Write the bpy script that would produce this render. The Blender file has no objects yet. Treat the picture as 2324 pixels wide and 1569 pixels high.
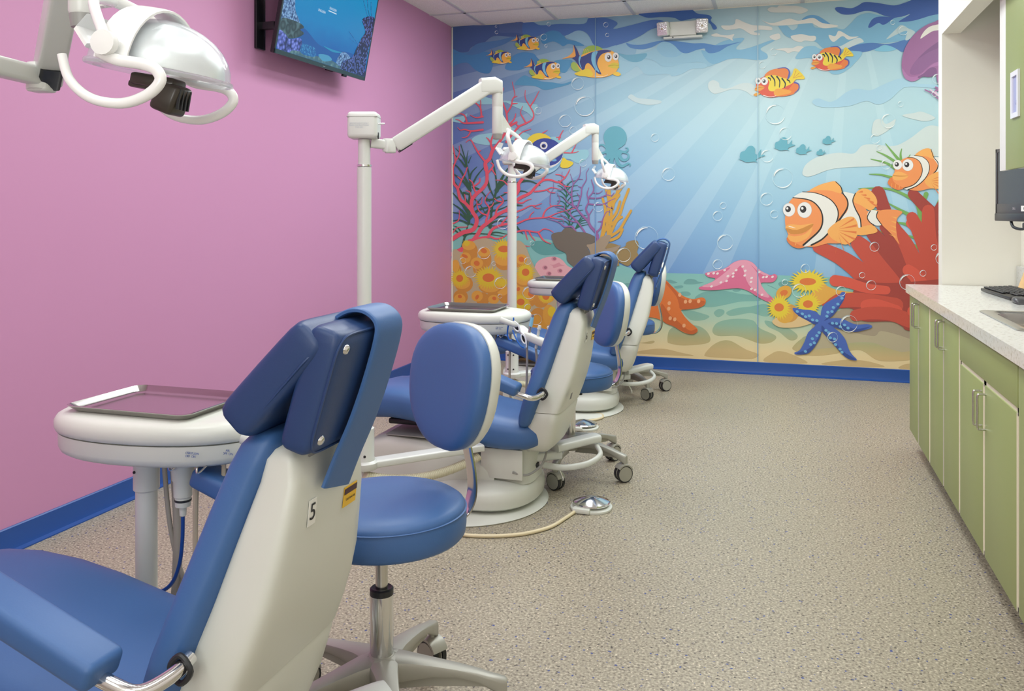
import bpy, bmesh, math, random
from mathutils import Vector, Matrix
from mathutils.geometry import tessellate_polygon, delaunay_2d_cdt
random.seed(7)
C = bpy.context.scene.collection
S = 0.81            # the scene is laid out with the lens 1.5 units above the floor; S turns those units into metres
TH = math.radians(17.57)
F = 1936.0
PI = math.pi

# ------------------------------------------------------------------ camera, world, lights, exposure
cam_d = bpy.data.cameras.new('camera')
cam = bpy.data.objects.new('camera', cam_d); C.objects.link(cam)
cam.location = (0, 0, 1.5); cam.rotation_euler = (PI/2, 0, TH)
cam_d.sensor_width = 36; cam_d.sensor_fit = 'HORIZONTAL'
cam_d.lens = F/2324*36
cam_d.shift_y = -(784.5-480)/2324
cam_d.clip_start = 0.05
bpy.context.scene.camera = cam
sc = bpy.context.scene
sc.view_settings.view_transform = 'Standard'; sc.view_settings.look = 'None'
sc.view_settings.gamma = 1; sc.view_settings.use_curve_mapping = False
sc.view_settings.exposure = 0.0
w = bpy.data.worlds.new('world'); sc.world = w; w.use_nodes = True
w.node_tree.nodes['Background'].inputs[0].default_value = (0.95, 0.97, 1, 1)
w.node_tree.nodes['Background'].inputs[1].default_value = 0.3

LIGHT_GRID = [(-1.735, -.805, .6), (-1.735, 1.49, .9), (-.206, 1.49, .5), (-1.735, 3.785, 1.2), (-.206, 3.785, 1.0),
              (-1.735, 6.08, 1.7), (-.206, 6.08, 2.1), (-.206, -.805, .6), (1.70, 6.845, .7)]  # last entry: unseen lamp added behind the end wall to brighten the mural
for i, (x, y, k) in enumerate(LIGHT_GRID):
    ld = bpy.data.lights.new('troffer_light', 'AREA'); ld.shape = 'RECTANGLE'
    ld.size = 0.70; ld.size_y = 1.46; ld.energy = 14*k; ld.color = (.92, .98, .985)
    lo = bpy.data.objects.new('troffer_light', ld); C.objects.link(lo); lo.location = (x, y, 3.372)

# added fill lamp behind the camera, tilted up to brighten ceiling and mural
ld = bpy.data.lights.new('fill_light', 'AREA'); ld.shape = 'RECTANGLE'; ld.size = 1.6; ld.size_y = 1.0; ld.energy = 30; ld.color = (.97, .985, 1)
lo = bpy.data.objects.new('fill_light', ld); C.objects.link(lo); lo.location = (-.2, -1.9, 1.75)
lo.rotation_euler = Vector((-.12, 1, 1.15)).to_track_quat('-Z', 'Y').to_euler()

# ------------------------------------------------------------------ colour and materials
def lin(c):
    r = []
    for v in c[:3]:
        v = max(0, min(255, v))/255
        r.append(v/12.92 if v <= .04045 else ((v+.055)/1.055)**2.4)
    return (*r, 1)
MATS = {}
def mat(name, col, rough=.5, metal=0, spec=.5, **kw):
    if name in MATS: return MATS[name]
    m = bpy.data.materials.new(name); m.use_nodes = True
    p = m.node_tree.nodes['Principled BSDF']
    p.inputs['Base Color'].default_value = lin(col); p.inputs['Roughness'].default_value = rough
    p.inputs['Metallic'].default_value = metal; p.inputs['Specular IOR Level'].default_value = spec
    for k, v in kw.items():
        p.inputs[k.replace('_', ' ')].default_value = v
    m.diffuse_color = lin(col)
    MATS[name] = m
    return m
def nodes(m): return m.node_tree.nodes, m.node_tree.links, m.node_tree.nodes['Principled BSDF']
def noise_bump(m, scale, strength, dist=.002, detail=3):
    N, L, p = nodes(m)
    tc = N.new('ShaderNodeTexCoord'); n = N.new('ShaderNodeTexNoise'); n.inputs['Scale'].default_value = scale
    n.inputs['Detail'].default_value = detail
    b = N.new('ShaderNodeBump'); b.inputs['Strength'].default_value = strength; b.inputs['Distance'].default_value = dist
    L.new(tc.outputs['Object'], n.inputs['Vector']); L.new(n.outputs['Fac'], b.inputs['Height']); L.new(b.outputs['Normal'], p.inputs['Normal'])
    return m
def ramp(N, stops, interp='LINEAR'):
    r = N.new('ShaderNodeValToRGB'); r.color_ramp.interpolation = interp
    e = r.color_ramp.elements
    while len(e) < len(stops): e.new(.5)
    for i, (t, c) in enumerate(stops):
        e[i].position = t; e[i].color = c
    return r
white = mat('white_plastic', (216, 218, 209), .34)
white_metal = mat('white_enamel', (216, 218, 213), .3)
grey_plastic = mat('grey_plastic', (150, 150, 146), .4)
dark = mat('dark_plastic', (38, 40, 44), .4)
chrome = mat('chrome', (225, 225, 225), .12, 1)
steel = mat('brushed_steel', (205, 203, 198), .24, 1)
greycast = mat('painted_grey_aluminium', (172, 170, 160), .42, .3)
vinyl = noise_bump(mat('blue_vinyl', (60, 101, 157), .47, 0, .6), 320, .12, .001)
vinyl_shaded = noise_bump(mat('blue_vinyl_shaded', (36, 63, 110), .42, 0, .55), 320, .12, .001)  # same vinyl as the seats, the headrests' dimmer light put into its colour
beige_tube = mat('beige_hose', (190, 176, 152), .5)
blue_tube = mat('blue_hose', (20, 70, 150), .35)

purple = noise_bump(mat('purple_wall_paint', (198, 140, 178), .55, 0, .3), 260, .1, .0008)
cream = noise_bump(mat('cream_wall_paint', (236, 234, 221), .6, 0, .3), 260, .1, .0008)
base_blue = mat('blue_rubber_base', (30, 76, 150), .35)

def floor_material():
    m = mat('speckled_vinyl_floor', (168, 156, 142), .42, 0, .4); N, L, p = nodes(m)
    tc = N.new('ShaderNodeTexCoord')
    n1 = N.new('ShaderNodeTexNoise'); n1.inputs['Scale'].default_value = 130; n1.inputs['Detail'].default_value = 2
    r1 = ramp(N, [(.30, lin((116, 108, 94))), (.44, lin((154, 145, 127))), (.56, lin((170, 161, 141))), (.70, lin((200, 191, 169)))])
    L.new(tc.outputs['Object'], n1.inputs['Vector']); L.new(n1.outputs['Fac'], r1.inputs['Fac'])
    cur = r1.outputs['Color']
    for sc_, thr, col, off in ((60, .30, (80, 72, 66), 0), (48, .26, (58, 74, 138), 4.3), (75, .25, (226, 214, 192), 9.1)):
        mp = N.new('ShaderNodeMapping'); mp.inputs['Location'].default_value = (off, off*.7, 0)
        n = N.new('ShaderNodeTexVoronoi'); n.inputs['Scale'].default_value = sc_; n.inputs['Randomness'].default_value = 1
        n2 = N.new('ShaderNodeTexNoise'); n2.inputs['Scale'].default_value = sc_*1.9
        L.new(tc.outputs['Object'], mp.inputs['Vector']); L.new(mp.outputs['Vector'], n.inputs['Vector']); L.new(mp.outputs['Vector'], n2.inputs['Vector'])
        a = N.new('ShaderNodeMath'); a.operation = 'ADD'; L.new(n.outputs['Distance'], a.inputs[0]); L.new(n2.outputs['Fac'], a.inputs[1])
        rr = ramp(N, [(thr+.28, (1, 1, 1, 1)), (thr+.36, (0, 0, 0, 1))]); L.new(a.outputs[0], rr.inputs['Fac'])
        mx = N.new('ShaderNodeMix'); mx.data_type = 'RGBA'
        L.new(rr.outputs['Color'], mx.inputs['Factor']); L.new(cur, mx.inputs[6]); mx.inputs[7].default_value = lin(col)
        cur = mx.outputs[2]
    L.new(cur, p.inputs['Base Color'])
    return m
floor_m = floor_material()

# ------------------------------------------------------------------ pixels of the photograph to points of a plane of the room
def ray(u, v):
    xc = (u-1162)/F; zc = -(v-480)/F
    return Vector((math.cos(TH)*xc-math.sin(TH), math.sin(TH)*xc+math.cos(TH), zc))
def at_y(u, v, Y):
    d = ray(u, v); t = Y/d.y; return Vector((d.x*t, Y, 1.5+d.z*t))
def at_x(u, v, X):
    d = ray(u, v); t = X/d.x; return Vector((X, d.y*t, 1.5+d.z*t))
def at_z(u, v, Z):
    d = ray(u, v); t = (Z-1.5)/d.z; return Vector((d.x*t, d.y*t, Z))

# ------------------------------------------------------------------ mesh helpers
def V(*a): return Vector(a)
def box(bm, c, s, bev=0, seg=2, M=None):
    r = bmesh.ops.create_cube(bm, size=1)
    vs = r['verts']; c = Vector(c)
    for v in vs: v.co = Vector((v.co.x*s[0], v.co.y*s[1], v.co.z*s[2]))
    if bev > 0:
        es = list({e for v in vs for e in v.link_edges})
        rb = bmesh.ops.bevel(bm, geom=es, offset=bev, segments=seg, affect='EDGES', profile=.5)
        vs = list({v for f in rb['faces'] for v in f.verts} | {v for v in vs if v.is_valid})
        seen = set(vs); st = list(vs)
        while st:
            v = st.pop()
            for e in v.link_edges:
                o = e.other_vert(v)
                if o not in seen: seen.add(o); st.append(o)
        vs = list(seen)
    for v in vs:
        v.co = (M @ v.co if M is not None else v.co) + c
    return vs
def rot(ax, deg): return Matrix.Rotation(math.radians(deg), 3, ax)
def ring(c, u, v, a, b, n=24, e=4.0):
    c = Vector(c); u = Vector(u); v = Vector(v); out = []
    for i in range(n):
        t = 2*PI*(i+.5)/n; ct, st = math.cos(t), math.sin(t)
        out.append(c + u*(a*math.copysign(abs(ct)**(2/e), ct)) + v*(b*math.copysign(abs(st)**(2/e), st)))
    return out
def loft(bm, rings, cap=True):
    R = [[bm.verts.new(p) for p in r] for r in rings]
    n = len(R[0])
    for a, b in zip(R, R[1:]):
        for i in range(n):
            j = (i+1) % n
            bm.faces.new((a[i], a[j], b[j], b[i]))
    if cap:
        bm.faces.new(list(reversed(R[0]))); bm.faces.new(R[-1])
    return R
def smooth_pts(pts, k=6, closed=False):
    P = [Vector(p) for p in pts]; n = len(P); out = []
    if n < 3 and not closed: return P
    rng = range(n) if closed else range(n-1)
    for i in rng:
        if closed: a, b, c, d = P[(i-1) % n], P[i], P[(i+1) % n], P[(i+2) % n]
        else: a, b, c, d = P[max(i-1, 0)], P[i], P[i+1], P[min(i+2, n-1)]
        for j in range(k):
            t = j/k
            out.append(.5*((2*b)+(c-a)*t+(2*a-5*b+4*c-d)*t*t+(3*b-a-3*c+d)*t**3))
    if not closed: out.append(P[-1])
    return out
def tube(bm, pts, r, seg=10, k=6, closed=False, flat=None, e=2.0, up=None, cap=True):
    P = smooth_pts(pts, k, closed) if k > 1 else [Vector(p) for p in pts]
    n = len(P); rings = []
    T0 = None; N = None
    for i, p in enumerate(P):
        if closed: t = (P[(i+1) % n]-P[i-1]).normalized()
        else: t = (P[min(i+1, n-1)]-P[max(i-1, 0)]).normalized()
        if N is None:
            ref = Vector(up) if up else (Vector((0, 0, 1)) if abs(t.z) < .9 else Vector((1, 0, 0)))
            N = (ref - t*ref.dot(t)).normalized()
        else:
            N = (N - t*N.dot(t)).normalized()
        B = t.cross(N)
        if callable(r): rr = r(i/(n-1))
        elif isinstance(r, (list, tuple)): 
            q = i/(n-1)*(len(r)-1); a = int(q); rr = r[a] if a >= len(r)-1 else r[a]*(1-q+a)+r[a+1]*(q-a)
        else: rr = r
        rb = rr if flat is None else flat
        rings.append(ring(p, N, B, rr, rb, seg, e))
    if closed: rings.append(None)
    if closed:
        R = [[bm.verts.new(q) for q in rg] for rg in rings[:-1]]
        for i in range(len(R)):
            a, b = R[i], R[(i+1) % len(R)]
            for q in range(seg):
                w_ = (q+1) % seg; bm.faces.new((a[q], a[w_], b[w_], b[q]))
    else: loft(bm, rings, cap)
def lathe(bm, prof, c=(0, 0, 0), seg=32, M=None, sx=1, sy=1):
    c = Vector(c); rings = []
    for r, z in prof:
        rg = []
        for i in range(seg):
            t = 2*PI*i/seg
            p = Vector((r*sx*math.cos(t), r*sy*math.sin(t), z))
            rg.append((M @ p if M is not None else p)+c)
        rings.append(rg)
    loft(bm, rings)
def cyl(bm, p0, p1, r, seg=16, r1=None, bev=0):
    p0 = Vector(p0); p1 = Vector(p1); r1 = r if r1 is None else r1
    t = (p1-p0); L_ = t.length; M = t.to_track_quat('Z', 'Y').to_matrix()
    if bev: prof = [(r-bev, 0), (r, bev), (r1, L_-bev), (r1-bev, L_)]
    else: prof = [(r, 0), (r1, L_)]
    lathe(bm, prof, p0, seg, M)
def finish(bm, name, angle=40):
    bmesh.ops.recalc_face_normals(bm, faces=bm.faces)
    me = bpy.data.meshes.new(name); bm.to_mesh(me); bm.free()
    me.polygons.foreach_set('use_smooth', [True]*len(me.polygons))
    me.set_sharp_from_angle(angle=math.radians(angle))
    return me
def obj(name, bm, m, parent=None, off=(0, 0, 0), label=None, angle=40):
    if isinstance(bm, bpy.types.Mesh): me = bm
    else:
        if tuple(off) != (0, 0, 0): bmesh.ops.translate(bm, verts=bm.verts, vec=-Vector(off))
        me = finish(bm, name, angle)
    if m is not None: me.materials.append(m)
    o = bpy.data.objects.new(name, me); C.objects.link(o)
    if parent is not None: o.parent = parent
    if label: o['label'] = label
    return o
def tag(o, label, cat, group=None):
    o['label'] = label; o['category'] = cat
    if group: o['group'] = group
    return o
def thing(name, label, cat, loc=(0, 0, 0), rz=0, group=None):
    o = bpy.data.objects.new(name, None); C.objects.link(o); o.location = loc; o.rotation_euler = (0, 0, rz)
    o.empty_display_size = .1
    return tag(o, label, cat, group)
def dup(o, parent=None):
    c = o.copy(); C.objects.link(c)
    if parent is not None: c.parent = parent
    for ch in [x for x in bpy.data.objects if x.parent == o]: dup(ch, c)
    return c
def NB(): return bmesh.new()
def text_mesh(s, size, depth=.0005, align='CENTER'):
    cu = bpy.data.curves.new('lettering', 'FONT'); cu.body = s; cu.size = size; cu.extrude = depth; cu.align_x = align; cu.align_y = 'CENTER'
    o = bpy.data.objects.new('lettering', cu); C.objects.link(o)
    bpy.context.view_layer.update()
    me = bpy.data.meshes.new_from_object(o.evaluated_get(bpy.context.evaluated_depsgraph_get()))
    bpy.data.objects.remove(o); bpy.data.curves.remove(cu)
    return me
def struct(name, bm, m, parent=None, label=None):
    o = obj(name, bm, m, parent)
    if parent is None: o['kind'] = 'structure'
    if label: o['label'] = label
    return o

# ------------------------------------------------------------------ the room
XL, YB, CEIL = -3.24, 8.17, 3.389
YF = -2.6; XR = 1.39; XS = .953; YS = 5.90
b = NB(); box(b, ((XL+2.4)/2, (YB+YF)/2, -.05), (2.4-XL, YB-YF, .1)); struct('floor', b, floor_m)
b = NB(); box(b, (XL-.06, (YB+YF)/2, 1.75), (.12, YB-YF+.24, 3.5)); struct('wall_left', b, purple)
b = NB(); box(b, (-.4, YB+.06, 1.75), (5.6, .12, 3.5)); struct('wall_back', b, cream)
b = NB(); box(b, (-.4, YF-.06, 1.75), (5.6, .12, 3.5)); struct('wall_front', b, cream)
b = NB(); box(b, (XR+.06, (YS+YF)/2, 1.75), (.12, YS-YF, 3.5)); struct('wall_right', b, cream)
b = NB(); box(b, ((XS+2.4)/2, YS+.06, 1.75), (2.4-XS, .12, 3.5)); struct('wall_end', b, cream)
b = NB(); box(b, (2.4+.06, (YB+YS)/2, 1.75), (.12, YB-YS, 3.5)); struct('wall_passage', b, cream)
b = NB(); box(b, (XS+.052, (YS+YF)/2-.003, (2.609+CEIL)/2), (.105, YS-YF-.006, CEIL-2.609)); struct('trim_1', b, cream)
# ceiling: grid of white tees and mineral tiles
tile_m = mat('ceiling_tile', (246, 245, 238), .9, 0, .1)
def tile_mat():
    N, L, p = nodes(tile_m); tc = N.new('ShaderNodeTexCoord'); n = N.new('ShaderNodeTexNoise'); n.inputs['Scale'].default_value = 150
    r = ramp(N, [(.3, lin((232, 231, 222))), (.6, lin((250, 249, 242)))]); L.new(tc.outputs['Object'], n.inputs['Vector']); L.new(n.outputs['Fac'], r.inputs['Fac']); L.new(r.outputs['Color'], p.inputs['Base Color'])
tile_mat()
tee_m = mat('ceiling_tee', (205, 206, 208), .5)
b = NB(); box(b, (-.4, (YB+YF)/2, CEIL+.07), (5.7, YB-YF+.2, .08)); ceil = struct('ceiling', b, cream)
xs = [XL-.05, -2.883] ; 
while xs[-1] < 2.4: xs.append(xs[-1]+.765)
ys = [YB+.02, 7.61]
while ys[-1] > YF: ys.append(ys[-1]-.765)
b = NB()
for x in xs[1:]: box(b, (x, (YB+YF)/2, CEIL+.006), (.032, YB-YF, .012))
for y in ys[1:]: box(b, ((XL+2.4)/2, y, CEIL+.006), (2.4-XL, .032, .012))
for x in xs[1:]: pass
obj('ceiling_grid', b, tee_m, ceil)
tile_mesh = {}
def is_light(cx, cy):
    for x, y, k in LIGHT_GRID:
        if abs(cx-x) < .4 and abs(cy-y) < .8: return True
    return False
troffers = []
for i in range(len(xs)-1):
    for j in range(len(ys)-1):
        wx = xs[i+1]-xs[i]-.026; wy = ys[j]-ys[j+1]-.026; cx = (xs[i]+xs[i+1])/2; cy = (ys[j]+ys[j+1])/2
        if is_light(cx, cy): continue
        key = (round(wx, 3), round(wy, 3))
        if key not in tile_mesh:
            q = NB(); box(q, (0, 0, 0), (wx, wy, .02)); me = finish(q, 'ceiling_tile'); me.materials.append(tile_m); tile_mesh[key] = me
        o = bpy.data.objects.new('ceiling_tile', tile_mesh[key]); C.objects.link(o); o.location = (cx, cy, CEIL+.018); o.parent = ceil
em = bpy.data.materials.new('lit_diffuser'); em.use_nodes = True
em.node_tree.nodes['Principled BSDF'].inputs['Emission Color'].default_value = (1, .99, .96, 1)
em.node_tree.nodes['Principled BSDF'].inputs['Emission Strength'].default_value = 1.6
for i, (x, y, k) in enumerate(LIGHT_GRID):
    t = thing('ceiling_light', 'recessed ceiling light panel ' + ('behind the photographer, chair side', 'above the nearest dental chair', 'above the aisle beside the nearest chair', 'above the middle dental chair', 'above the aisle beside the middle chair', 'above the farthest dental chair', 'above the aisle beside the farthest chair', 'behind the photographer, aisle side', 'added out of view in the passage to brighten the mural')[i], 'light', (x, y, CEIL), group='recessed ceiling light panels')
    q = NB()
    for sx, sy, wx, wy in ((0, .745, .75, .03), (0, -.745, .75, .03), (.36, 0, .03, 1.5), (-.36, 0, .03, 1.5)): box(q, (sx, sy, .012), (wx, wy, .03))
    obj('light_frame', q, white_metal, t)
    q = NB(); box(q, (0, 0, .012), (.70, 1.47, .01)); obj('diffuser', q, em, t)
# rubber base with a small toe
def base_run(name, p0, p1, nrm):
    b = NB(); p0 = Vector(p0); p1 = Vector(p1); nrm = Vector(nrm)
    prof = [(0, 0), (.03, 0), (.03, .006), (.014, .014), (.009, .03), (.009, .108), (.004, .113), (0, .113)]
    loft(b, [[p+nrm*d+Vector((0, 0, z)) for d, z in prof] for p in (p0, p1)])
    return struct(name, b, base_blue)
base_run('baseboard_left', (XL, YF, 0), (XL, YB, 0), (1, 0, 0))
base_run('baseboard_back', (XL, YB, 0), (2.4, YB, 0), (0, -1, 0))
base_run('baseboard_end', (XS, YS+.12, 0), (XS, YS, 0), (-1, 0, 0))
# corner bead of the mural
b = NB(); box(b, (XL+.012, YB-.006, (CEIL+.113)/2), (.012, .012, CEIL-.113)); struct('trim_2', b, cream)
# ------------------------------------------------------------------ the printed mural on the back wall
# drawn flat on the wall plane: pieces of film a fraction of a millimetre proud of one another
REG = {'A': (1020, 40, 5.533), 'B': (1400, 0, 5.533), 'C': (1740, 0, 5.533), 'D': (1340, 260, 5.533), 'E': (1740, 260, 5.533),
       'F': (1400, 520, 4.614), 'G': (1740, 520, 4.614), 'H': (1020, 180, 6.5375), 'I': (1020, 380, 6.5375),
       'J': (1240, 360, 6.033), 'K': (1020, 530, 6.822), 'L': (1020, 300, 6.033), 'P': (0, 0, 1)}
def wp(u, v):
    q = at_y(u, v, YB); return (q.x, q.z)
def P(reg, pts):
    x0, y0, s = REG[reg]
    return [wp(x0+x/s, y0+y/s) for x, y in pts]
def sc_at(reg): return 1/REG[reg][2]*7.9/1936           # zoomed pixels to wall units
ZB, ZT = .113, CEIL
def zof(u, v): return wp(u, v)[1]/CEIL
WRAMPS = [(wp(1030, 300)[0], [(zof(1030, 570), (85, 120, 190)), (zof(1030, 480), (86, 112, 182)), (zof(1030, 330), (76, 100, 172)), (zof(1030, 200), (74, 98, 166)), (zof(1030, 90), (80, 112, 165))]),
          (wp(1400, 300)[0], [(zof(1400, 620), (92, 138, 202)), (zof(1400, 520), (110, 158, 210)), (zof(1400, 400), (132, 180, 216)), (zof(1400, 250), (156, 202, 220)), (zof(1400, 130), (140, 188, 212)), (zof(1400, 50), (122, 168, 198))]),
          (wp(1750, 300)[0], [(zof(1750, 630), (108, 158, 208)), (zof(1750, 500), (138, 188, 218)), (zof(1750, 330), (172, 214, 224)), (zof(1750, 180), (190, 220, 224)), (zof(1750, 30), (168, 200, 208))]),
          (wp(2130, 300)[0], [(zof(2130, 630), (128, 186, 224)), (zof(2130, 450), (156, 206, 230)), (zof(2130, 250), (176, 214, 222)), (zof(2130, 60), (150, 196, 214))])]
SRAMP = [(zof(1750, 870), (236, 206, 148)), (zof(1750, 800), (238, 212, 156)), (zof(1750, 765), (214, 210, 164)), (zof(1750, 730), (172, 202, 176)), (zof(1750, 680), (138, 196, 180)), (zof(1750, 625), (120, 186, 180))]
DRAMP = [(zof(1750, 870), (206, 170, 114)), (zof(1750, 800), (206, 176, 118)), (zof(1750, 775), (178, 170, 116)), (zof(1750, 740), (134, 178, 154)), (zof(1750, 690), (110, 172, 162)), (zof(1750, 625), (92, 150, 148))]
GAIN = 1.0
def water_nodes(m, ramps):
    N, L, p = nodes(m)
    tc = N.new('ShaderNodeTexCoord'); sx = N.new('ShaderNodeSeparateXYZ'); L.new(tc.outputs['Object'], sx.inputs[0])
    dv = N.new('ShaderNodeMath'); dv.operation = 'DIVIDE'; L.new(sx.outputs['Z'], dv.inputs[0]); dv.inputs[1].default_value = CEIL*S
    cur = None; px = None
    for x, st in ramps:
        r = ramp(N, [(t, lin([v*.84+g*.16 for v, g in zip(c, (200, 204, 200))])) for t, c in st]); L.new(dv.outputs[0], r.inputs['Fac'])
        if cur is None: cur = r.outputs['Color']
        else:
            mr = N.new('ShaderNodeMapRange'); mr.inputs['From Min'].default_value = px*S; mr.inputs['From Max'].default_value = x*S
            L.new(sx.outputs['X'], mr.inputs['Value'])
            mx = N.new('ShaderNodeMix'); mx.data_type = 'RGBA'; L.new(mr.outputs['Result'], mx.inputs['Factor']); L.new(cur, mx.inputs[6]); L.new(r.outputs['Color'], mx.inputs[7]); cur = mx.outputs[2]
        px = x
    return cur, N, L, p
def water_mat(name, col=None, fac=0, ramps=WRAMPS):
    if name in MATS: return MATS[name]
    m = mat(name, (150, 190, 215), .45, 0, .35)
    cur, N, L, p = water_nodes(m, ramps)
    if col:
        mx = N.new('ShaderNodeMix'); mx.data_type = 'RGBA'; mx.inputs['Factor'].default_value = fac; L.new(cur, mx.inputs[6]); mx.inputs[7].default_value = lin(col); cur = mx.outputs[2]
    L.new(cur, p.inputs['Base Color']); return m
M_WATER = water_mat('print_water'); M_RAY = water_mat('print_light_ray', (225, 245, 245), .13); M_RAYD = water_mat('print_dark_ray', (60, 90, 190), .12)
M_SAND = water_mat('print_seabed', ramps=[(0, SRAMP)]); M_SANDD = water_mat('print_seabed_patch', ramps=[(0, DRAMP)])
def ink(col): col = tuple(v*.93+c*.07 for v, c in zip(col, (190, 192, 188))); return mat('print_ink_%02x%02x%02x' % tuple(int(v) for v in col), col, .45, 0, .35)
mural = thing('mural', 'full-wall underwater cartoon mural covering the far wall above the blue base', 'mural', (0, YB, 0))
class Fig:
    """one printed figure: flat outlines laid over one another on the wall"""
    def __init__(s, name, layer, label=None, reg='P'):
        layer += 10 if layer >= 12 else 0
        s.name, s.label, s.y, s.v, s.f, s.mi, s.ms, s.reg, s.map = name, label, layer*.0003, [], [], [], [], reg, None
    def raw(s, pts, m):
        if not isinstance(m, bpy.types.Material): m = ink(m)
        if m not in s.ms: s.ms.append(m)
        s.y += .00001
        q = [pts[0]]
        for p in pts[1:]:
            if abs(p[0]-q[-1][0])+abs(p[1]-q[-1][1]) > 1e-5: q.append(p)
        if len(q) > 2 and abs(q[0][0]-q[-1][0])+abs(q[0][1]-q[-1][1]) < 1e-5: q.pop()
        if len(q) < 3: return
        P0 = q; n0 = len(q); q2, _, tri, *_r = delaunay_2d_cdt([Vector((p[0], p[1])) for p in q], [(i, (i+1) % n0) for i in range(n0)], [], 0, 1e-6)
        q = [(p.x, p.y) for p in q2]; tri = [t for t in tri if s.inside(P0, sum(q[i][0] for i in t)/3, sum(q[i][1] for i in t)/3)]
        for t in tri:
            a, b_, c = (q[i] for i in t)
            ar = (b_[0]-a[0])*(c[1]-a[1])-(b_[1]-a[1])*(c[0]-a[0])
            if abs(ar) < 1e-12: continue
            s.y += 4e-7; b0 = len(s.v); s.v += [(q[i][0], -.002-s.y, q[i][1]) for i in (t if ar > 0 else t[::-1])]
            s.f.append((b0, b0+1, b0+2)); s.mi.append(s.ms.index(m))
    @staticmethod
    def inside(P0, x, y):
        wn = 0
        for (x0, y0), (x1, y1) in zip(P0, P0[1:]+P0[:1]):
            if (y0 <= y) != (y1 <= y):
                if x < x0+(y-y0)/(y1-y0)*(x1-x0): wn += 1 if y1 > y0 else -1
        return wn != 0
    def tp(s, pts, reg=None):
        if s.map: pts = [s.map(*p) for p in pts]
        return P(reg or s.reg, pts)
    def poly(s, pts, m, k=5, reg=None):
        q = s.tp(pts, reg)
        if k > 1: q = [(p.x, p.y) for p in smooth_pts([(a, b_, 0) for a, b_ in q], k, True)]
        s.raw(q, m); return s
    def ell(s, cx, cy, rx, ry, m, a=0, n=28, reg=None):
        a = math.radians(a)
        s.poly([(cx+rx*math.cos(t)*math.cos(a)-ry*math.sin(t)*math.sin(a), cy+rx*math.cos(t)*math.sin(a)+ry*math.sin(t)*math.cos(a)) for t in [2*PI*i/n for i in range(n)]], m, 1, reg); return s
    def stroke(s, pts, w0, w1, m, k=5, reg=None):
        if s.map: pts = [s.map(*p) for p in pts]
        p3 = smooth_pts([(a, b_, 0) for a, b_ in pts], k); n = len(p3); Lf, Rt = [], []
        for i, p in enumerate(p3):
            t = (p3[min(i+1, n-1)]-p3[max(i-1, 0)]).normalized(); nn = Vector((-t.y, t.x, 0))
            w_ = (w0+(w1-w0)*i/(n-1))/2
            Lf.append(p+nn*w_); Rt.append(p-nn*w_)
            if i == 0: t0, w_0 = t, w_
            if i == n-1: t1, w_1 = t, w_
        cap1 = [p3[-1]+t1*w_1*.8]; cap0 = [p3[0]-t0*w_0*.8]
        x0, y0, sc_ = REG[reg or s.reg]
        pts2 = [(p.x, p.y) for p in Lf+cap1+Rt[::-1]+cap0]
        # strips of quads keep sharp bends sound
        q = P(reg or s.reg, [(p.x, p.y) for p in Lf]); r = P(reg or s.reg, [(p.x, p.y) for p in Rt])
        if not isinstance(m, bpy.types.Material): m = ink(m)
        if m not in s.ms: s.ms.append(m)
        s.y += 3e-6; mi = s.ms.index(m); b0 = len(s.v)
        for a, c in zip(q, r): s.v += [(a[0], -.002-s.y, a[1]), (c[0], -.002-s.y, c[1])]
        for i in range(n-1):
            s.f.append((b0+2*i, b0+2*i+2, b0+2*i+3, b0+2*i+1)); s.mi.append(mi)
        for i, tt, ww in ((n-1, t1, w_1), (0, -t0, w_0)):
            K = 6 if ww > 8 else 3; nn = Vector((-t1.y, t1.x, 0)) if i else Vector((-t0.y, t0.x, 0)); c0 = p3[i]
            arc = [c0+nn*(ww*math.cos(PI*j/K))+tt*(ww*math.sin(PI*j/K)) for j in range(1, K)]
            idx = [b0+2*i]
            for a_ in arc:
                e = P(reg or s.reg, [(a_.x, a_.y)])[0]; s.v.append((e[0], -.002-s.y, e[1])); idx.append(len(s.v)-1)
            idx.append(b0+2*i+1); s.f.append(tuple(idx if i else idx[::-1])); s.mi.append(mi)
        return s
    def star(s, cx, cy, rx, ry, m, n=24, inner=.66, a=0, reg=None):
        rr = random.Random(int(cx*3+cy)); pts = []
        for i in range(2*n):
            t = PI*i/n + a; k = (1 + rr.uniform(-.09, .07)) if i % 2 == 0 else inner*(1+rr.uniform(-.05, .05))
            pts.append((cx+rx*k*math.cos(t), cy+ry*k*math.sin(t)))
        return s.poly(pts, m, 1, reg)
    def eye(s, cx, cy, rx, ry, dx=0, dy=0, k=.46):
        s.ell(cx, cy, rx*1.04, ry*1.04, (190, 180, 175)); s.ell(cx, cy, rx, ry, (236, 234, 230)); s.ell(cx+dx, cy+dy, rx*k, ry*k, (45, 42, 44)); s.ell(cx+dx-rx*.12, cy+dy-ry*.12, rx*.18, ry*.18, (240, 240, 238)); return s
    def done(s):
        me = bpy.data.meshes.new(s.name); me.from_pydata(s.v, [], s.f)
        for m in s.ms: me.materials.append(m)
        me.polygons.foreach_set('material_index', s.mi); me.update()
        o = bpy.data.objects.new(s.name, me); C.objects.link(o); o.parent = mural
        if s.label: o['label'] = s.label
        return o
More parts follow.
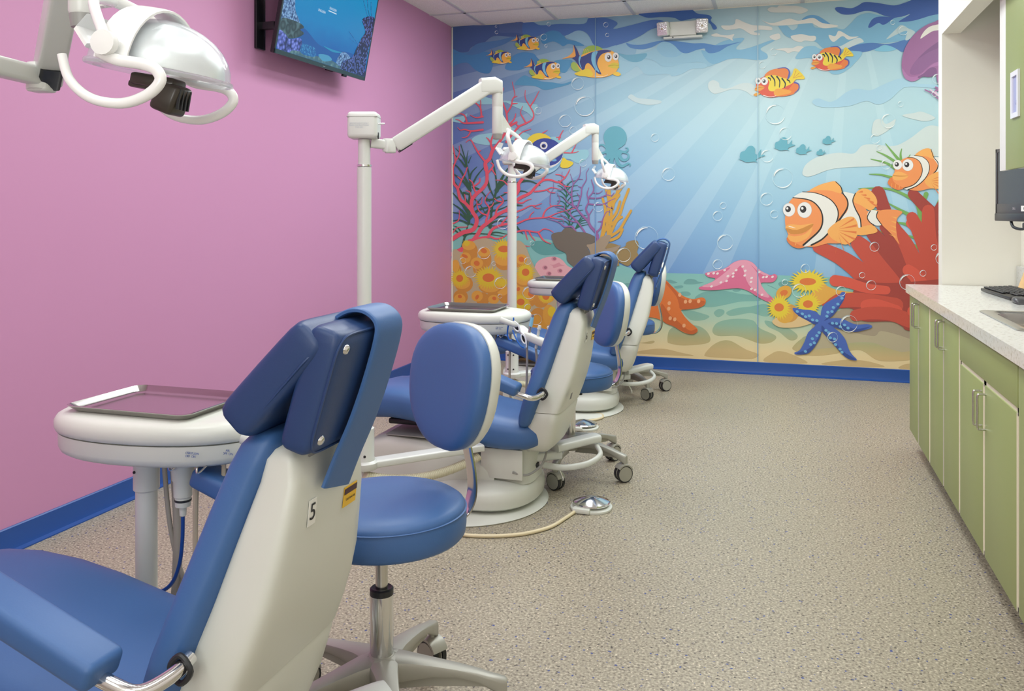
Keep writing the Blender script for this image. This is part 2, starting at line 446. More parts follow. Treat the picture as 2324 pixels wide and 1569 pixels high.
# backdrop
b = NB(); xr = 2.38
f = Fig('printed_water', 0); f.raw([(XL, ZB), (xr, ZB), (xr, ZT), (XL, ZT)], M_WATER); f.done()
def clipx(u, v, u2, v2, ub):            # clip the far end of a ray at u = ub
    if u2 < ub: t = (ub-u)/(u2-u); return (ub, v+(v2-v)*t)
    return (u2, v2)
SX, SY = 1933, -57
def wedge(x1, x2, m, lay, v0=110, v1=655):
    f = Fig('printed_light_ray', lay); pts = []
    def pt(x, v): return (SX+(x-SX)*(v-SY)/(260-SY), v)
    a0 = pt(x1, v0); a1 = pt(x1, v1); b1 = pt(x2, v1); b0 = pt(x2, v0)
    a1 = clipx(*a0, *a1, 1025); c1 = clipx(*b0, *b1, 1025)
    P4 = [a0, b0, c1] + ([(1025, v1)] if (c1[0] > 1025 and a1[0] <= 1025) else []) + [a1]
    f.raw(P('P', P4), m); f.done()
for x1, x2 in ((700, 860), (1000, 1075), (1190, 1262), (1355, 1405), (1455, 1499), (1584, 1637), (1707, 1737), (1775, 1800), (1893, 1915), (1990, 2010)):
    wedge(x1, x2, M_RAY, 1)
# seabed
f = Fig('printed_seabed', 3, reg='P')
f.raw(P('P', [(1026, 503), (1060, 505), (1100, 514), (1173, 528), (1250, 545), (1330, 570), (1400, 598), (1440, 612), (1513, 620), (1600, 622), (1768, 625), (1900, 630), (2300, 640)]) + [(xr, ZB), (XL, ZB)], M_SAND)
f.done()
for pl in ([(510, 538), (560, 532), (600, 545), (635, 563), (570, 570)], [(700, 572), (740, 525), (820, 530), (850, 550), (910, 560), (800, 580)], [(600, 602), (680, 590), (692, 612), (630, 625)],
           [(670, 660), (740, 655), (775, 680), (750, 700), (690, 695)], [(815, 725), (900, 665), (1050, 640), (1150, 650), (1300, 680), (1470, 700), (1500, 750), (1300, 760), (1150, 790), (980, 820), (860, 800)],
           [(680, 850), (760, 850), (880, 880), (970, 915), (900, 955), (770, 950)], [(1015, 880), (1060, 840), (1120, 850), (1120, 890), (1060, 925)],
           [(1150, 870), (1250, 830), (1400, 812), (1540, 785), (1620, 820), (1600, 900), (1540, 915), (1400, 880), (1250, 905), (1170, 905)],
           [(1000, 1070), (1040, 990), (1150, 950), (1300, 940), (1430, 960), (1500, 1040), (1665, 1120), (1620, 1185), (1500, 1200), (1380, 1160), (1250, 1120), (1060, 1120)],
           [(1550, 960), (1650, 980), (1720, 1020), (1800, 1040), (1890, 1110), (1870, 1160), (1800, 1160), (1700, 1080), (1580, 1020)],
           [(530, 1170), (550, 1060), (650, 1010), (830, 1010), (930, 1060), (980, 1150), (930, 1200), (700, 1220), (560, 1200)],
           [(920, 1310), (1000, 1220), (1100, 1170), (1200, 1175), (1350, 1260), (1480, 1310), (1450, 1350), (1370, 1362), (1150, 1352), (950, 1338)],
           [(200, 1302), (350, 1260), (500, 1255), (650, 1290), (790, 1330)], [(1210, 640), (1260, 622), (1300, 640), (1250, 660)], [(1570, 585), (1620, 600), (1690, 640), (1640, 620)],
           [(1690, 575), (1720, 550), (1800, 545), (1850, 570), (1800, 610), (1720, 605)],
           [(-60, 590), (30, 600), (80, 570), (160, 580), (110, 680), (-60, 690)], [(160, 1160), (250, 1190), (380, 1170), (390, 1190), (340, 1202), (220, 1190)], [(1300, 890), (1310, 885), (1305, 895)]):
    f = Fig('printed_seabed_patch', 4, reg='F'); f.poly(pl, M_SANDD); f.done()
for pl in ([(-20, 1390), (60, 1300), (150, 1280), (280, 1320), (420, 1408)], [(580, 1418), (800, 1372), (950, 1372), (1100, 1395), (1210, 1447)], [(1385, 1460), (1430, 1422), (1500, 1410), (1600, 1420), (1600, 1466)]):
    f = Fig('printed_seabed_patch', 4, reg='G'); f.poly(pl, M_SANDD); f.done()
f = Fig('printed_sand_mound', 7, reg='G')
f.poly([(270, 1240), (350, 1160), (450, 1120), (800, 1180), (1000, 1150), (1700, 1200), (1700, 1350), (1500, 1372), (1300, 1385), (1150, 1370), (1030, 1290), (950, 1265), (800, 1290), (600, 1322), (400, 1322), (300, 1275)], M_SANDD)
f.poly([(640, 930), (750, 860), (900, 840), (1700, 1000), (1700, 1280), (1500, 1280), (1400, 1285), (1250, 1240), (1100, 1190), (900, 1190), (750, 1230), (600, 1250), (480, 1240), (480, 1000)], (184, 172, 140))
f.poly([(680, 900), (850, 830), (1100, 850), (1300, 960), (1700, 1060), (1700, 1190), (1500, 1150), (1380, 1110), (1200, 1068), (1150, 1110), (1100, 1120), (900, 1080), (700, 990)], (165, 150, 126))
f.done()
# surface waves
WV = [('A', (70, 98, 156), [(22, 120), (400, 98), (700, 80), (930, 62), (945, 210), (800, 242), (560, 232), (430, 320), (280, 370), (230, 430), (100, 430), (22, 400)]),
      ('A', (82, 108, 162), [(640, 85), (900, 62), (940, 120), (940, 210), (830, 190), (640, 190), (630, 130)]),
      ('A', (68, 130, 186), [(22, 400), (150, 440), (330, 430), (520, 440), (560, 520), (520, 680), (440, 702), (330, 660), (230, 570), (120, 580), (22, 610)]),
      ('A', (76, 122, 178), [(22, 440), (100, 460), (230, 440), (350, 330), (600, 290), (820, 240), (700, 330), (500, 400), (300, 470)]),
      ('A', (74, 138, 192), [(700, 620), (780, 500), (900, 440), (1050, 450), (1120, 520), (1200, 560), (1150, 640), (1000, 620), (880, 660), (740, 660)]),
      ('A', (84, 152, 196), [(1310, 560), (1400, 530), (1545, 540), (1500, 640), (1450, 695), (1380, 670)]),
      ('A', (82, 150, 190), [(815, 835), (930, 730), (1010, 750), (1150, 800), (1300, 815), (1420, 832), (1540, 800), (1500, 840), (1350, 880), (1200, 910), (1080, 862), (920, 852)]),
      ('A', (140, 184, 206), [(1060, 62), (1300, 30), (1740, 0), (1700, 70), (1620, 90), (1400, 80), (1150, 100)]),
      ('A', (140, 184, 210), [(1450, 240), (1600, 165), (1700, 185), (1760, 250), (1830, 360), (1950, 388), (2080, 350), (2324, 310), (2324, 470), (2130, 450), (1900, 420), (1700, 350), (1600, 300)]),
      ('A', (70, 140, 192), [(1150, 260), (1210, 185), (1330, 160), (1420, 190), (1470, 270), (1600, 300), (1692, 352), (1600, 355), (1500, 330), (1430, 360), (1380, 330), (1300, 300), (1180, 330)]),
      ('B', (150, 196, 216), [(-10, 700), (100, 700), (370, 660), (500, 610), (560, 690), (640, 720), (740, 715), (820, 665), (900, 670), (1000, 630), (1060, 640), (1130, 760), (1230, 805), (1130, 840), (1110, 800), (1000, 780), (850, 800), (680, 835), (560, 830), (480, 770), (350, 740), (200, 780), (60, 760)]),
      ('B', (140, 190, 216), [(500, 610), (560, 532), (650, 530), (740, 590), (820, 665), (740, 715), (640, 720), (560, 690)]),
      ('B', (158, 202, 220), [(-10, 960), (150, 900), (240, 835), (290, 860), (380, 942), (600, 928), (670, 940), (700, 960), (820, 930), (930, 870), (1080, 860), (1130, 840), (1110, 800), (1000, 782), (850, 800), (680, 836), (560, 832), (480, 772), (350, 742), (200, 782), (60, 760), (-10, 720)]),
      ('B', (108, 172, 198), [(10, 668), (120, 690), (260, 682), (370, 670), (370, 712), (300, 770), (200, 780), (100, 740)]),
      ('B', (128, 184, 214), [(1060, 640), (1130, 760), (1230, 805), (1400, 745), (1560, 735), (1750, 755), (1880, 740), (1885, 680), (1805, 612), (1975, 515), (1930, 508), (1700, 590), (1550, 625), (1500, 600), (1600, 480), (1400, 500), (1250, 560), (1170, 640), (1110, 640)]),
      ('B', (60, 104, 178), [(285, 172), (500, 150), (850, 125), (940, 120), (1010, 170), (1150, 190), (1192, 222), (1180, 262), (1240, 320), (1255, 360), (1210, 370), (1160, 290), (1000, 235), (900, 245), (800, 262), (720, 225), (560, 215), (400, 225), (310, 200)]),
      ('B', (84, 136, 196), [(120, 540), (200, 562), (330, 560), (500, 520), (640, 510), (800, 525), (950, 545), (1100, 545), (1250, 570), (1400, 555), (1565, 525), (1400, 580), (1280, 650), (1170, 670), (1115, 640), (1100, 610), (1000, 630), (880, 670), (800, 650), (720, 570), (640, 530), (560, 530), (450, 590), (330, 620), (200, 610), (140, 580)]),
      ('B', (222, 222, 214), [(1310, 325), (1360, 375), (1470, 370), (1560, 360), (1680, 430), (1780, 445), (1790, 420), (1720, 400), (1800, 375), (1940, 380), (1940, 342), (1850, 325), (1700, 315), (1600, 280), (1500, 240), (1480, 300), (1420, 320)]),
      ('B', (222, 222, 214), [(1185, 440), (1250, 420), (1310, 440), (1400, 445), (1475, 430), (1450, 480), (1460, 515), (1390, 480), (1300, 465), (1220, 460)]),
      ('B', (196, 218, 220), [(140, 1215), (185, 1185), (260, 1230), (400, 1245), (550, 1265), (540, 1300), (400, 1320), (250, 1290), (160, 1240)]),
      ('B', (206, 222, 220), [(1145, 1080), (1160, 1030), (1215, 1008), (1280, 1040), (1300, 1100), (1400, 1110), (1560, 1050), (1680, 1050), (1750, 1120), (1750, 1215), (1690, 1200), (1600, 1140), (1450, 1120), (1300, 1165), (1220, 1178), (1160, 1130)]),
      ('C', (122, 178, 208), [(150, 320), (250, 320), (320, 380), (380, 350), (410, 300), (560, 290), (620, 350), (850, 350), (960, 370), (1050, 300), (1150, 200), (1280, 165), (1400, 190), (1600, 220), (1900, 210), (2300, 140), (2300, 640), (1800, 520), (1500, 540), (1200, 560), (1100, 590), (900, 580), (800, 625), (700, 600), (600, 520), (400, 500), (250, 460), (180, 380)]),
      ('C', (100, 160, 206), [(440, 250), (500, 205), (570, 190), (650, 205), (740, 260), (800, 310), (700, 290), (600, 240), (520, 240)]),
      ('C', (62, 96, 170), [(860, 100), (930, 90), (1060, 105), (1150, 70), (1230, 28), (1400, 40), (1600, 70), (1750, 30), (1900, -20), (2300, -60), (2300, 130), (2050, 200), (1850, 260), (1700, 277), (1660, 270), (1800, 180), (1700, 210), (1600, 230), (1500, 300), (1450, 312), (1400, 290), (1300, 350), (1275, 330), (1330, 240), (1420, 210), (1560, 215), (1480, 200), (1350, 150), (1230, 140), (1080, 180), (960, 182), (880, 142)]),
      ('C', (182, 206, 208), [(1590, 190), (1700, 100), (1830, 50), (1880, 80), (1850, 140), (1750, 200), (1700, 225), (1800, 175), (1640, 215)]),
      ('C', (78, 120, 182), [(1010, 615), (1150, 560), (1320, 540), (1480, 555), (1600, 540), (1720, 505), (1800, 500), (1720, 652), (1620, 610), (1480, 565), (1380, 610), (1250, 650), (1080, 660)]),
      ('C', (124, 190, 216), [(1350, 632), (1420, 590), (1480, 567), (1550, 580), (1620, 612), (1600, 632), (1480, 650)]),
      ('C', (188, 208, 210), [(1500, 495), (1620, 370), (1690, 315), (1760, 350), (1860, 400), (1830, 450), (1780, 500), (1740, 500), (1765, 400), (1720, 395), (1620, 440)]),
      ('C', (200, 216, 216), [(880, 600), (950, 570), (1060, 510), (1160, 475), (1218, 525), (1150, 550), (1010, 612), (950, 620)]),
      ('C', (224, 222, 212), [(-80, 240), (0, 280), (100, 287), (280, 235), (400, 262), (580, 227), (700, 290), (890, 320), (850, 345), (700, 355), (600, 310), (560, 292), (400, 305), (200, 322), (50, 315)]),
      ('C', (214, 218, 212), [(10, 120), (60, 90), (130, 95), (160, 70), (270, 75), (360, 75), (440, 90), (520, 130), (430, 175), (330, 160), (200, 160), (60, 155)]),
      ('C', (222, 222, 214), [(300, 460), (360, 440), (440, 430), (530, 450), (610, 455), (615, 500), (570, 520), (480, 510), (430, 530), (350, 512)]),
      ('C', (222, 222, 214), [(780, 440), (860, 455), (900, 390), (960, 410), (1050, 460), (1155, 460), (1030, 500), (950, 455), (850, 525), (800, 500)]),
      ('C', (222, 222, 214), [(100, 625), (230, 605), (320, 605), (400, 577), (470, 600), (430, 655), (340, 645), (270, 670), (220, 640)]),
      ('C', (222, 222, 214), [(35, 460), (150, 422), (170, 480), (100, 505)]),
      ('C', (136, 190, 216), [(365, 740), (410, 650), (480, 590), (600, 580), (700, 620), (1070, 640), (1200, 665), (1100, 800), (980, 900), (870, 938), (780, 900), (700, 760), (520, 730)]),
      ('C', (166, 206, 224), [(570, 1280), (650, 1237), (780, 1280), (880, 1250), (1000, 1160), (1120, 1115), (1300, 1135), (1450, 1070), (1650, 992), (1800, 1000), (1900, 1050), (2150, 1070), (2150, 1110), (1800, 1090), (1680, 1130), (1550, 1250), (1400, 1315), (1250, 1270), (1050, 1330), (850, 1350), (650, 1340)]),
      ('C', (204, 218, 216), [(1700, 1450), (1850, 1420), (1950, 1405), (2115, 1480), (2000, 1522), (1850, 1500)]),
      ('E', (206, 220, 216), [(450, 720), (500, 620), (650, 530), (900, 480), (1090, 490), (1200, 390), (1350, 375), (1600, 395), (1800, 300), (2000, 155), (2150, 150), (2400, 250), (2400, 520), (1900, 520), (1500, 640), (1100, 660), (800, 690), (560, 775), (470, 770)]),
      ('E', (206, 220, 216), [(1320, 200), (1350, 80), (1440, 60), (1500, 120), (1620, 60), (1560, 170), (1400, 270), (1330, 250)])]
for wi, (reg, c, pl) in enumerate(WV):
    f = Fig('printed_wave', 8+wi*.09, reg=reg); f.poly(pl, c); f.done()
f = Fig('printed_wave', 11.2)
pts = P('A', [(930, 64), (1055, 60), (1150, 97), (1400, 80), (1690, 80), (1750, 0), (1880, -30), (1990, 10), (2090, 50), (2110, 85), (2060, 135)]) + P('B', [(0, 360), (200, 312), (400, 260), (520, 250), (620, 280), (640, 330), (500, 350), (410, 380), (300, 450), (150, 520), (0, 570)]) + P('A', [(2080, 350), (1940, 385), (1820, 350), (1760, 240), (1700, 180), (1600, 165), (1450, 230), (1380, 180), (1280, 165), (1150, 220), (1050, 250), (930, 225)])
pts = [(min(q[0], 9), min(q[1], ZT-.001)) for q in pts]
f.raw([(p.x, min(p.y, ZT-.001)) for p in smooth_pts([(a, c_, 0) for a, c_ in pts], 4, True)], (74, 116, 184)); f.done()
for pl in ([(400, 330), (500, 260), (700, 310), (860, 320), (1000, 340), (1250, 370), (1310, 400), (1240, 560), (1150, 490), (950, 400), (820, 340), (700, 365), (450, 372)],
           [(42, 575), (120, 560), (200, 545), (270, 510), (210, 640), (120, 642), (42, 620)],
           [(330, 900), (420, 832), (600, 800), (740, 790), (820, 695), (900, 700), (1050, 770), (1200, 835), (1200, 960), (1000, 920), (850, 900), (720, 950), (560, 975), (400, 950)],
           [(1480, 870), (1620, 865), (1760, 990), (1900, 1045), (2050, 1050), (2060, 1150), (1950, 1240), (1880, 1240), (1800, 1190), (1690, 1170), (1660, 1060), (1560, 980)]):
    f = Fig('printed_wave', 11.6, reg='H'); f.poly(pl, (150, 204, 216)); f.done()
# sea grass behind the corals
def frond(f, pts, w, c, reg=None): f.stroke(pts, w, w*.25, c, 5, reg)
G1, G2, G3 = (48, 88, 66), (38, 104, 72), (116, 168, 86)
f = Fig('printed_sea_grass', 12, 'dark green printed sea grass', reg='L')
for pts, w in (([(270, 1250), (270, 1000), (290, 740), (250, 480), (160, 170)], 40), ([(250, 500), (200, 360), (90, 220)], 26), ([(240, 420), (245, 330), (262, 250)], 18), ([(265, 420), (285, 370), (305, 325)], 18),
               ([(285, 760), (200, 600), (120, 480), (44, 430)], 36), ([(290, 800), (200, 680), (100, 600), (50, 570)], 40), ([(220, 470), (150, 380), (44, 280)], 26), ([(280, 640), (310, 550), (380, 475)], 30), ([(320, 720), (380, 600), (480, 480)], 30),
               ([(270, 1000), (180, 840), (50, 640)], 36), ([(270, 1120), (160, 960), (48, 830)], 44), ([(260, 1180), (160, 1060), (48, 980)], 40), ([(250, 1200), (150, 1120), (48, 1100)], 34), ([(250, 1250), (150, 1205), (48, 1215)], 30), ([(280, 1080), (360, 1000), (450, 890)], 26),
               ([(280, 1180), (380, 1080), (480, 1040), (560, 1030)], 44), ([(330, 760), (420, 790), (500, 880), (560, 960)], 30), ([(200, 830), (260, 850), (330, 900), (430, 1000), (530, 1180)], 30), ([(520, 650), (560, 780), (620, 900)], 40), ([(620, 900), (650, 740), (620, 500), (580, 360)], 34),
               ([(650, 800), (690, 700), (740, 600), (800, 500)], 60), ([(560, 1300), (580, 1100), (620, 880)], 44), ([(500, 930), (600, 920), (740, 860), (860, 780)], 34), ([(560, 1000), (680, 960), (800, 930)], 30), ([(400, 1180), (500, 1100), (600, 1000), (700, 960)], 34), ([(560, 1080), (680, 1060), (800, 1010)], 30),
               ([(590, 1200), (680, 1160), (800, 1150)], 30), ([(560, 1260), (660, 1215), (800, 1230)], 30), ([(200, 1480), (250, 1400), (400, 1390), (560, 1400), (760, 1430)], 26), ([(180, 1569), (210, 1440), (250, 1300), (280, 1180)], 30), ([(200, 1420), (120, 1310), (48, 1280)], 22), ([(300, 1260), (420, 1290), (560, 1280), (800, 1300)], 22), ([(60, 1330), (160, 1400), (220, 1420)], 22), ([(540, 1400), (640, 1370), (800, 1400)], 28)):
    frond(f, pts, w, G1)
for pts, w in (([(1000, 240), (1100, 205), (1220, 210), (1350, 270)], 40), ([(1000, 400), (1060, 350), (1180, 375)], 30), ([(990, 560), (1090, 570)], 30), ([(1000, 880), (1050, 940), (1095, 990)], 34), ([(1000, 730), (1045, 740)], 16), ([(840, 200), (760, 280), (700, 360), (680, 440)], 60), ([(900, 60), (840, 180), (760, 260)], 40)):
    frond(f, pts, w, G1, 'I')
f.done()
f = Fig('printed_sea_grass', 12, 'small dark green printed sea grass beside the brown rock', reg='J')
f.stroke([(330, 930), (300, 780), (270, 640), (290, 340)], 22, 6, G2)
for i in range(9):
    t = i/8; y = 930-t*540; x = 330-55*min(1, t*1.3)
    f.stroke([(x, y), (x+60, y-70), (x+110+60*(1-t)+40, y-90)], 16, 5, G2); f.stroke([(x, y), (x-70, y-70), (x-110-70*(1-t), y-70-20*t)], 16, 5, G2)
for i in range(5): f.stroke([(400, 960), (480, 920-i*30), (600-i*12, 900-i*40+i*10)], 14, 5, G2)
f.done()
f = Fig('printed_sea_grass', 12, 'bright green printed sea grass behind the striped orange fish', reg='E')
for pts, w in (([(1700, 620), (1600, 500), (1490, 365)], 50), ([(1650, 620), (1500, 520), (1380, 465)], 42), ([(1640, 700), (1500, 610), (1305, 560)], 46), ([(1700, 830), (1450, 760), (1285, 750)], 40), ([(1690, 600), (1680, 500), (1695, 430)], 40), ([(1740, 640), (1770, 560), (1800, 505)], 28),
               ([(1950, 1500), (1900, 1150), (1750, 1020), (1500, 930), (1150, 930)], 70), ([(1960, 1340), (1750, 1240), (1520, 1110)], 80), ([(2000, 1000), (1950, 1200), (1960, 1500)], 60), ([(2300, 850), (2180, 1050), (2100, 1200)], 60), ([(1900, 1450), (1750, 1380), (1600, 1350)], 70), ([(1320, 1200), (1400, 1205)], 20), ([(1560, 1480), (1450, 1475), (1390, 1465)], 40)):
    f.stroke(pts, w, 8, G3)
for pts, w in (([(1400, 130), (1300, 150), (1210, 155)], 36), ([(1440, 260), (1360, 265), (1290, 285)], 36), ([(1480, 370), (1420, 370), (1360, 385)], 30), ([(1600, 130), (1540, 90), (1440, 60)], 36), ([(1640, 220), (1570, 180), (1480, 140)], 36), ([(1650, 310), (1600, 220), (1560, 190)], 30), ([(1260, 35), (1200, 30), (1150, 20)], 24), ([(1840, 60), (1780, 90), (1740, 140)], 36), ([(1840, 130), (1790, 170)], 30), ([(1850, 200), (1800, 230)], 30)):
    f.stroke(pts, w, 14, G3, reg='G')
f.done()
# red branching coral on the left
RC = (228, 84, 102)
f = Fig('printed_branching_coral', 15, 'red printed branching coral', reg='I')
for pts, a, c_ in (([(50, 1290), (200, 1210), (330, 1110), (420, 1000), (480, 900), (560, 830), (650, 760), (720, 700), (860, 630)], 70, 44), ([(850, 640), (960, 520), (1060, 450), (1200, 380), (1290, 280), (1390, 195), (1500, 185), (1620, 220), (1720, 150), (1790, 30)], 56, 12),
                   ([(50, 1060), (200, 970), (340, 930), (400, 850), (405, 750), (345, 650), (335, 500), (400, 400), (500, 310), (560, 200), (555, 0)], 66, 46),
                   ([(340, 650), (250, 540), (165, 470), (125, 310), (70, 230), (50, 0)], 46, 36), ([(240, 530), (240, 460), (230, 400)], 22, 10), ([(330, 460), (310, 370), (250, 345)], 20, 12), ([(400, 380), (365, 300), (350, 230), (300, 180)], 26, 14), ([(370, 280), (450, 220), (455, 165)], 22, 18), ([(145, 300), (190, 180), (240, 90), (270, 0)], 26, 14), ([(185, 190), (160, 165), (130, 140)], 18, 14),
                   ([(545, 800), (590, 650), (590, 590), (535, 510), (550, 440), (615, 350)], 30, 8), ([(600, 595), (640, 565), (660, 520)], 20, 10), ([(560, 710), (470, 670), (420, 590), (410, 490)], 24, 10), ([(425, 550), (480, 535), (490, 445)], 18, 8), ([(690, 690), (720, 600), (790, 530), (800, 480), (760, 430)], 30, 12), ([(775, 510), (710, 495), (670, 455)], 20, 8),
                   ([(580, 1030), (640, 920), (760, 860), (860, 840), (1010, 830), (1180, 765), (1450, 740), (1600, 680), (1880, 600)], 44, 8), ([(780, 830), (820, 790), (860, 740)], 24, 18), ([(1190, 755), (1210, 700), (1260, 655)], 20, 8), ([(1390, 730), (1430, 640), (1530, 575), (1665, 565)], 26, 8), ([(1520, 580), (1490, 530)], 16, 6), ([(1500, 740), (1600, 760), (1690, 770)], 20, 8), ([(1000, 660), (1100, 620), (1200, 570), (1290, 565), (1375, 535)], 24, 8), ([(1250, 575), (1300, 605), (1355, 605)], 16, 8), ([(1010, 520), (1080, 530), (1150, 490), (1220, 470)], 28, 8),
                   ([(990, 400), (1030, 330), (1030, 250), (1090, 170), (1200, 90)], 56, 40), ([(1270, 360), (1420, 340), (1520, 300), (1650, 330)], 24, 8), ([(1450, 330), (1500, 370), (1575, 378)], 20, 10), ([(1640, 230), (1710, 275), (1795, 290)], 24, 10), ([(1380, 190), (1400, 150), (1430, 110)], 28, 22), ([(1710, 150), (1650, 115), (1580, 105)], 20, 10),
                   ([(55, 835), (130, 795), (150, 740), (150, 640)], 22, 8), ([(55, 970), (100, 910), (150, 888), (250, 885), (275, 870)], 20, 8), ([(290, 1090), (450, 1050), (600, 1030), (700, 1060), (790, 1040), (850, 1005)], 40, 14), ([(990, 960), (1120, 935), (1310, 960), (1400, 915), (1480, 925), (1550, 965)], 26, 8), ([(1130, 940), (1145, 1010), (1165, 1075)], 24, 10), ([(1185, 945), (1220, 1020), (1275, 1085)], 24, 10), ([(1320, 960), (1400, 1080), (1510, 1135)], 28, 10), ([(1115, 1160), (1160, 1170), (1200, 1170)], 14, 6), ([(865, 260), (800, 200), (690, 188)], 20, 8), ([(860, 375), (810, 375)], 20, 8), ([(1000, 760), (1030, 720)], 16, 8)):
    f.stroke(pts, a, c_, RC)
for pts, a, c_ in (([(550, 1340), (540, 1240), (600, 1180), (650, 1050), (740, 940), (830, 800), (900, 700), (1000, 640)], 60, 30), ([(650, 1060), (620, 950), (650, 830)], 34, 24), ([(610, 930), (580, 890), (550, 865)], 26, 10), ([(700, 770), (860, 690), (960, 600), (990, 510)], 36, 10), ([(865, 690), (850, 500), (790, 330), (780, 250), (810, 130)], 30, 8), ([(790, 320), (730, 270), (670, 220)], 26, 24), ([(850, 510), (920, 400), (940, 300), (975, 230), (935, 40)], 26, 8), ([(960, 270), (1010, 250)], 20, 8), ([(930, 365), (1015, 360)], 22, 8),
                   ([(850, 930), (960, 790), (1040, 700), (1140, 655), (1240, 590), (1250, 500), (1190, 390), (1130, 280), (1130, 165)], 34, 8), ([(1140, 650), (1100, 580), (1060, 500), (1090, 400)], 22, 8), ([(1205, 400), (1270, 300), (1335, 175)], 24, 8), ([(1030, 700), (1000, 670), (990, 640)], 20, 12), ([(930, 820), (905, 755)], 20, 10), ([(980, 900), (1080, 790), (1215, 740)], 24, 8), ([(500, 640), (330, 650), (210, 650), (150, 610), (95, 595)], 34, 8), ([(265, 640), (230, 540), (150, 512), (60, 560)], 26, 8), ([(500, 750), (330, 768), (230, 745), (170, 755), (125, 715)], 30, 8), ([(325, 770), (270, 850), (190, 870)], 24, 8), ([(500, 555), (400, 570), (310, 530)], 26, 8), ([(480, 560), (465, 430), (380, 340)], 26, 18), ([(465, 430), (470, 350), (460, 285)], 20, 8), ([(665, 460), (720, 560), (760, 650), (830, 750)], 26, 30), ([(725, 560), (750, 480)], 22, 10), ([(690, 385), (705, 365)], 16, 8), ([(600, 35), (620, 90)], 8, 20),
                   ([(530, 1215), (440, 1100), (380, 1000), (330, 910), (290, 905), (250, 940)], 30, 8), ([(420, 1075), (470, 1060)], 22, 12), ([(50, 1345), (95, 1220), (150, 1110), (150, 990)], 28, 10), ([(95, 1230), (75, 1080), (48, 960)], 24, 14), ([(1690, 1090), (1830, 1093), (1920, 1072)], 20, 6), ([(1820, 1090), (1890, 950)], 22, 6), ([(1630, 890), (1650, 830), (1695, 755)], 26, 8), ([(1650, 860), (1590, 862)], 18, 8), ([(1385, 802), (1460, 755)], 18, 6), ([(570, 1400), (640, 1310), (655, 1270), (620, 1240)], 30, 16), ([(630, 1330), (690, 1420)], 26, 12)):
    f.stroke(pts, a, c_, RC, reg='H')
f.done()
f = Fig('printed_branching_coral', 17, 'purple printed branching coral', reg='J')
PC = (146, 96, 152)
for pts, a, c_ in (([(700, 1130), (695, 1030), (610, 930), (575, 860), (480, 760), (400, 660)], 44, 22), ([(400, 660), (300, 600), (240, 530)], 20, 8), ([(370, 660), (350, 500), (370, 360), (455, 250), (470, 110)], 24, 8), ([(370, 340), (355, 280), (330, 210)], 14, 6), ([(440, 280), (500, 285)], 12, 8), ([(430, 660), (480, 500), (490, 400), (550, 290), (550, 200), (585, 135)], 22, 6), ([(490, 400), (440, 380)], 14, 8), ([(580, 880), (580, 780), (545, 690), (580, 600), (580, 540), (650, 430), (620, 290)], 30, 12), ([(575, 550), (560, 480), (585, 400)], 18, 8), ([(590, 770), (640, 690)], 16, 8),
                   ([(590, 540), (720, 540), (830, 500), (890, 510), (930, 470)], 20, 10), ([(650, 470), (720, 475), (770, 440)], 14, 8), ([(820, 510), (830, 450)], 14, 10), ([(960, 400), (1000, 385)], 12, 8), ([(580, 620), (700, 632), (790, 620), (870, 580), (945, 545)], 20, 8), ([(800, 620), (860, 670), (915, 675)], 14, 8), ([(700, 1000), (750, 940), (780, 820), (830, 730), (880, 735)], 24, 8), ([(770, 860), (710, 865)], 14, 8), ([(545, 1030), (430, 870), (320, 760), (250, 700), (120, 660)], 24, 10), ([(420, 870), (330, 850), (200, 765)], 18, 10), ([(400, 990), (350, 930), (250, 930), (170, 870), (0, 820)], 30, 8), ([(160, 620), (190, 560), (150, 470)], 18, 6), ([(55, 600), (60, 490), (100, 410), (100, 330)], 14, 6), ([(350, 510), (270, 420), (220, 310), (220, 180)], 20, 6), ([(240, 880), (230, 840)], 14, 6), ([(250, 700), (250, 640)], 16, 8), ([(330, 770), (335, 700)], 16, 8), ([(270, 400), (200, 432)], 14, 8), ([(470, 540), (420, 470)], 16, 8)):
    f.stroke(pts, a, c_, PC)
f.done()
f = Fig('printed_tube_sponge', 16, 'ochre printed tube sponge', reg='J')
for pts in ([(760, 1075), (800, 850), (810, 700), (775, 550)], [(850, 1050), (835, 800), (860, 600), (815, 400)], [(860, 1050), (890, 800), (880, 600), (860, 400)], [(850, 700), (900, 560), (980, 470), (1050, 370)], [(870, 860), (960, 740), (1010, 590)], [(870, 1050), (960, 860), (1035, 800)], [(900, 900), (1000, 780), (1060, 600), (1130, 420)], [(880, 1065), (1000, 980), (1080, 850), (1160, 715)], [(880, 1120), (990, 1070), (1045, 970)], [(880, 640), (950, 540), (990, 380)], [(860, 600), (900, 700), (930, 600), (1000, 500)], [(770, 1060), (840, 900), (860, 800)]):
    f.stroke(pts, 40, 34, (210, 158, 62))
f.done()
f = Fig('printed_rocks', 19, 'brown printed rocks', reg='J')
f.poly([(805, 1220), (850, 1165), (900, 1160), (1000, 1195), (960, 1230), (880, 1240)], (150, 126, 80)); f.poly([(1080, 1200), (1100, 1150), (1180, 1120), (1250, 1130), (1265, 1200), (1245, 1280), (1260, 1330), (1180, 1420), (1110, 1470), (1000, 1420), (1000, 1465), (930, 1450), (905, 1320), (960, 1250)], (150, 126, 80))
f.poly([(75, 1040), (150, 1010), (210, 1000), (260, 950), (350, 955), (420, 1000), (560, 1020), (690, 1090), (640, 1160), (560, 1190), (600, 1290), (610, 1340), (600, 1420), (480, 1500), (380, 1480), (290, 1400), (270, 1300), (150, 1230), (90, 1130)], (108, 100, 88))
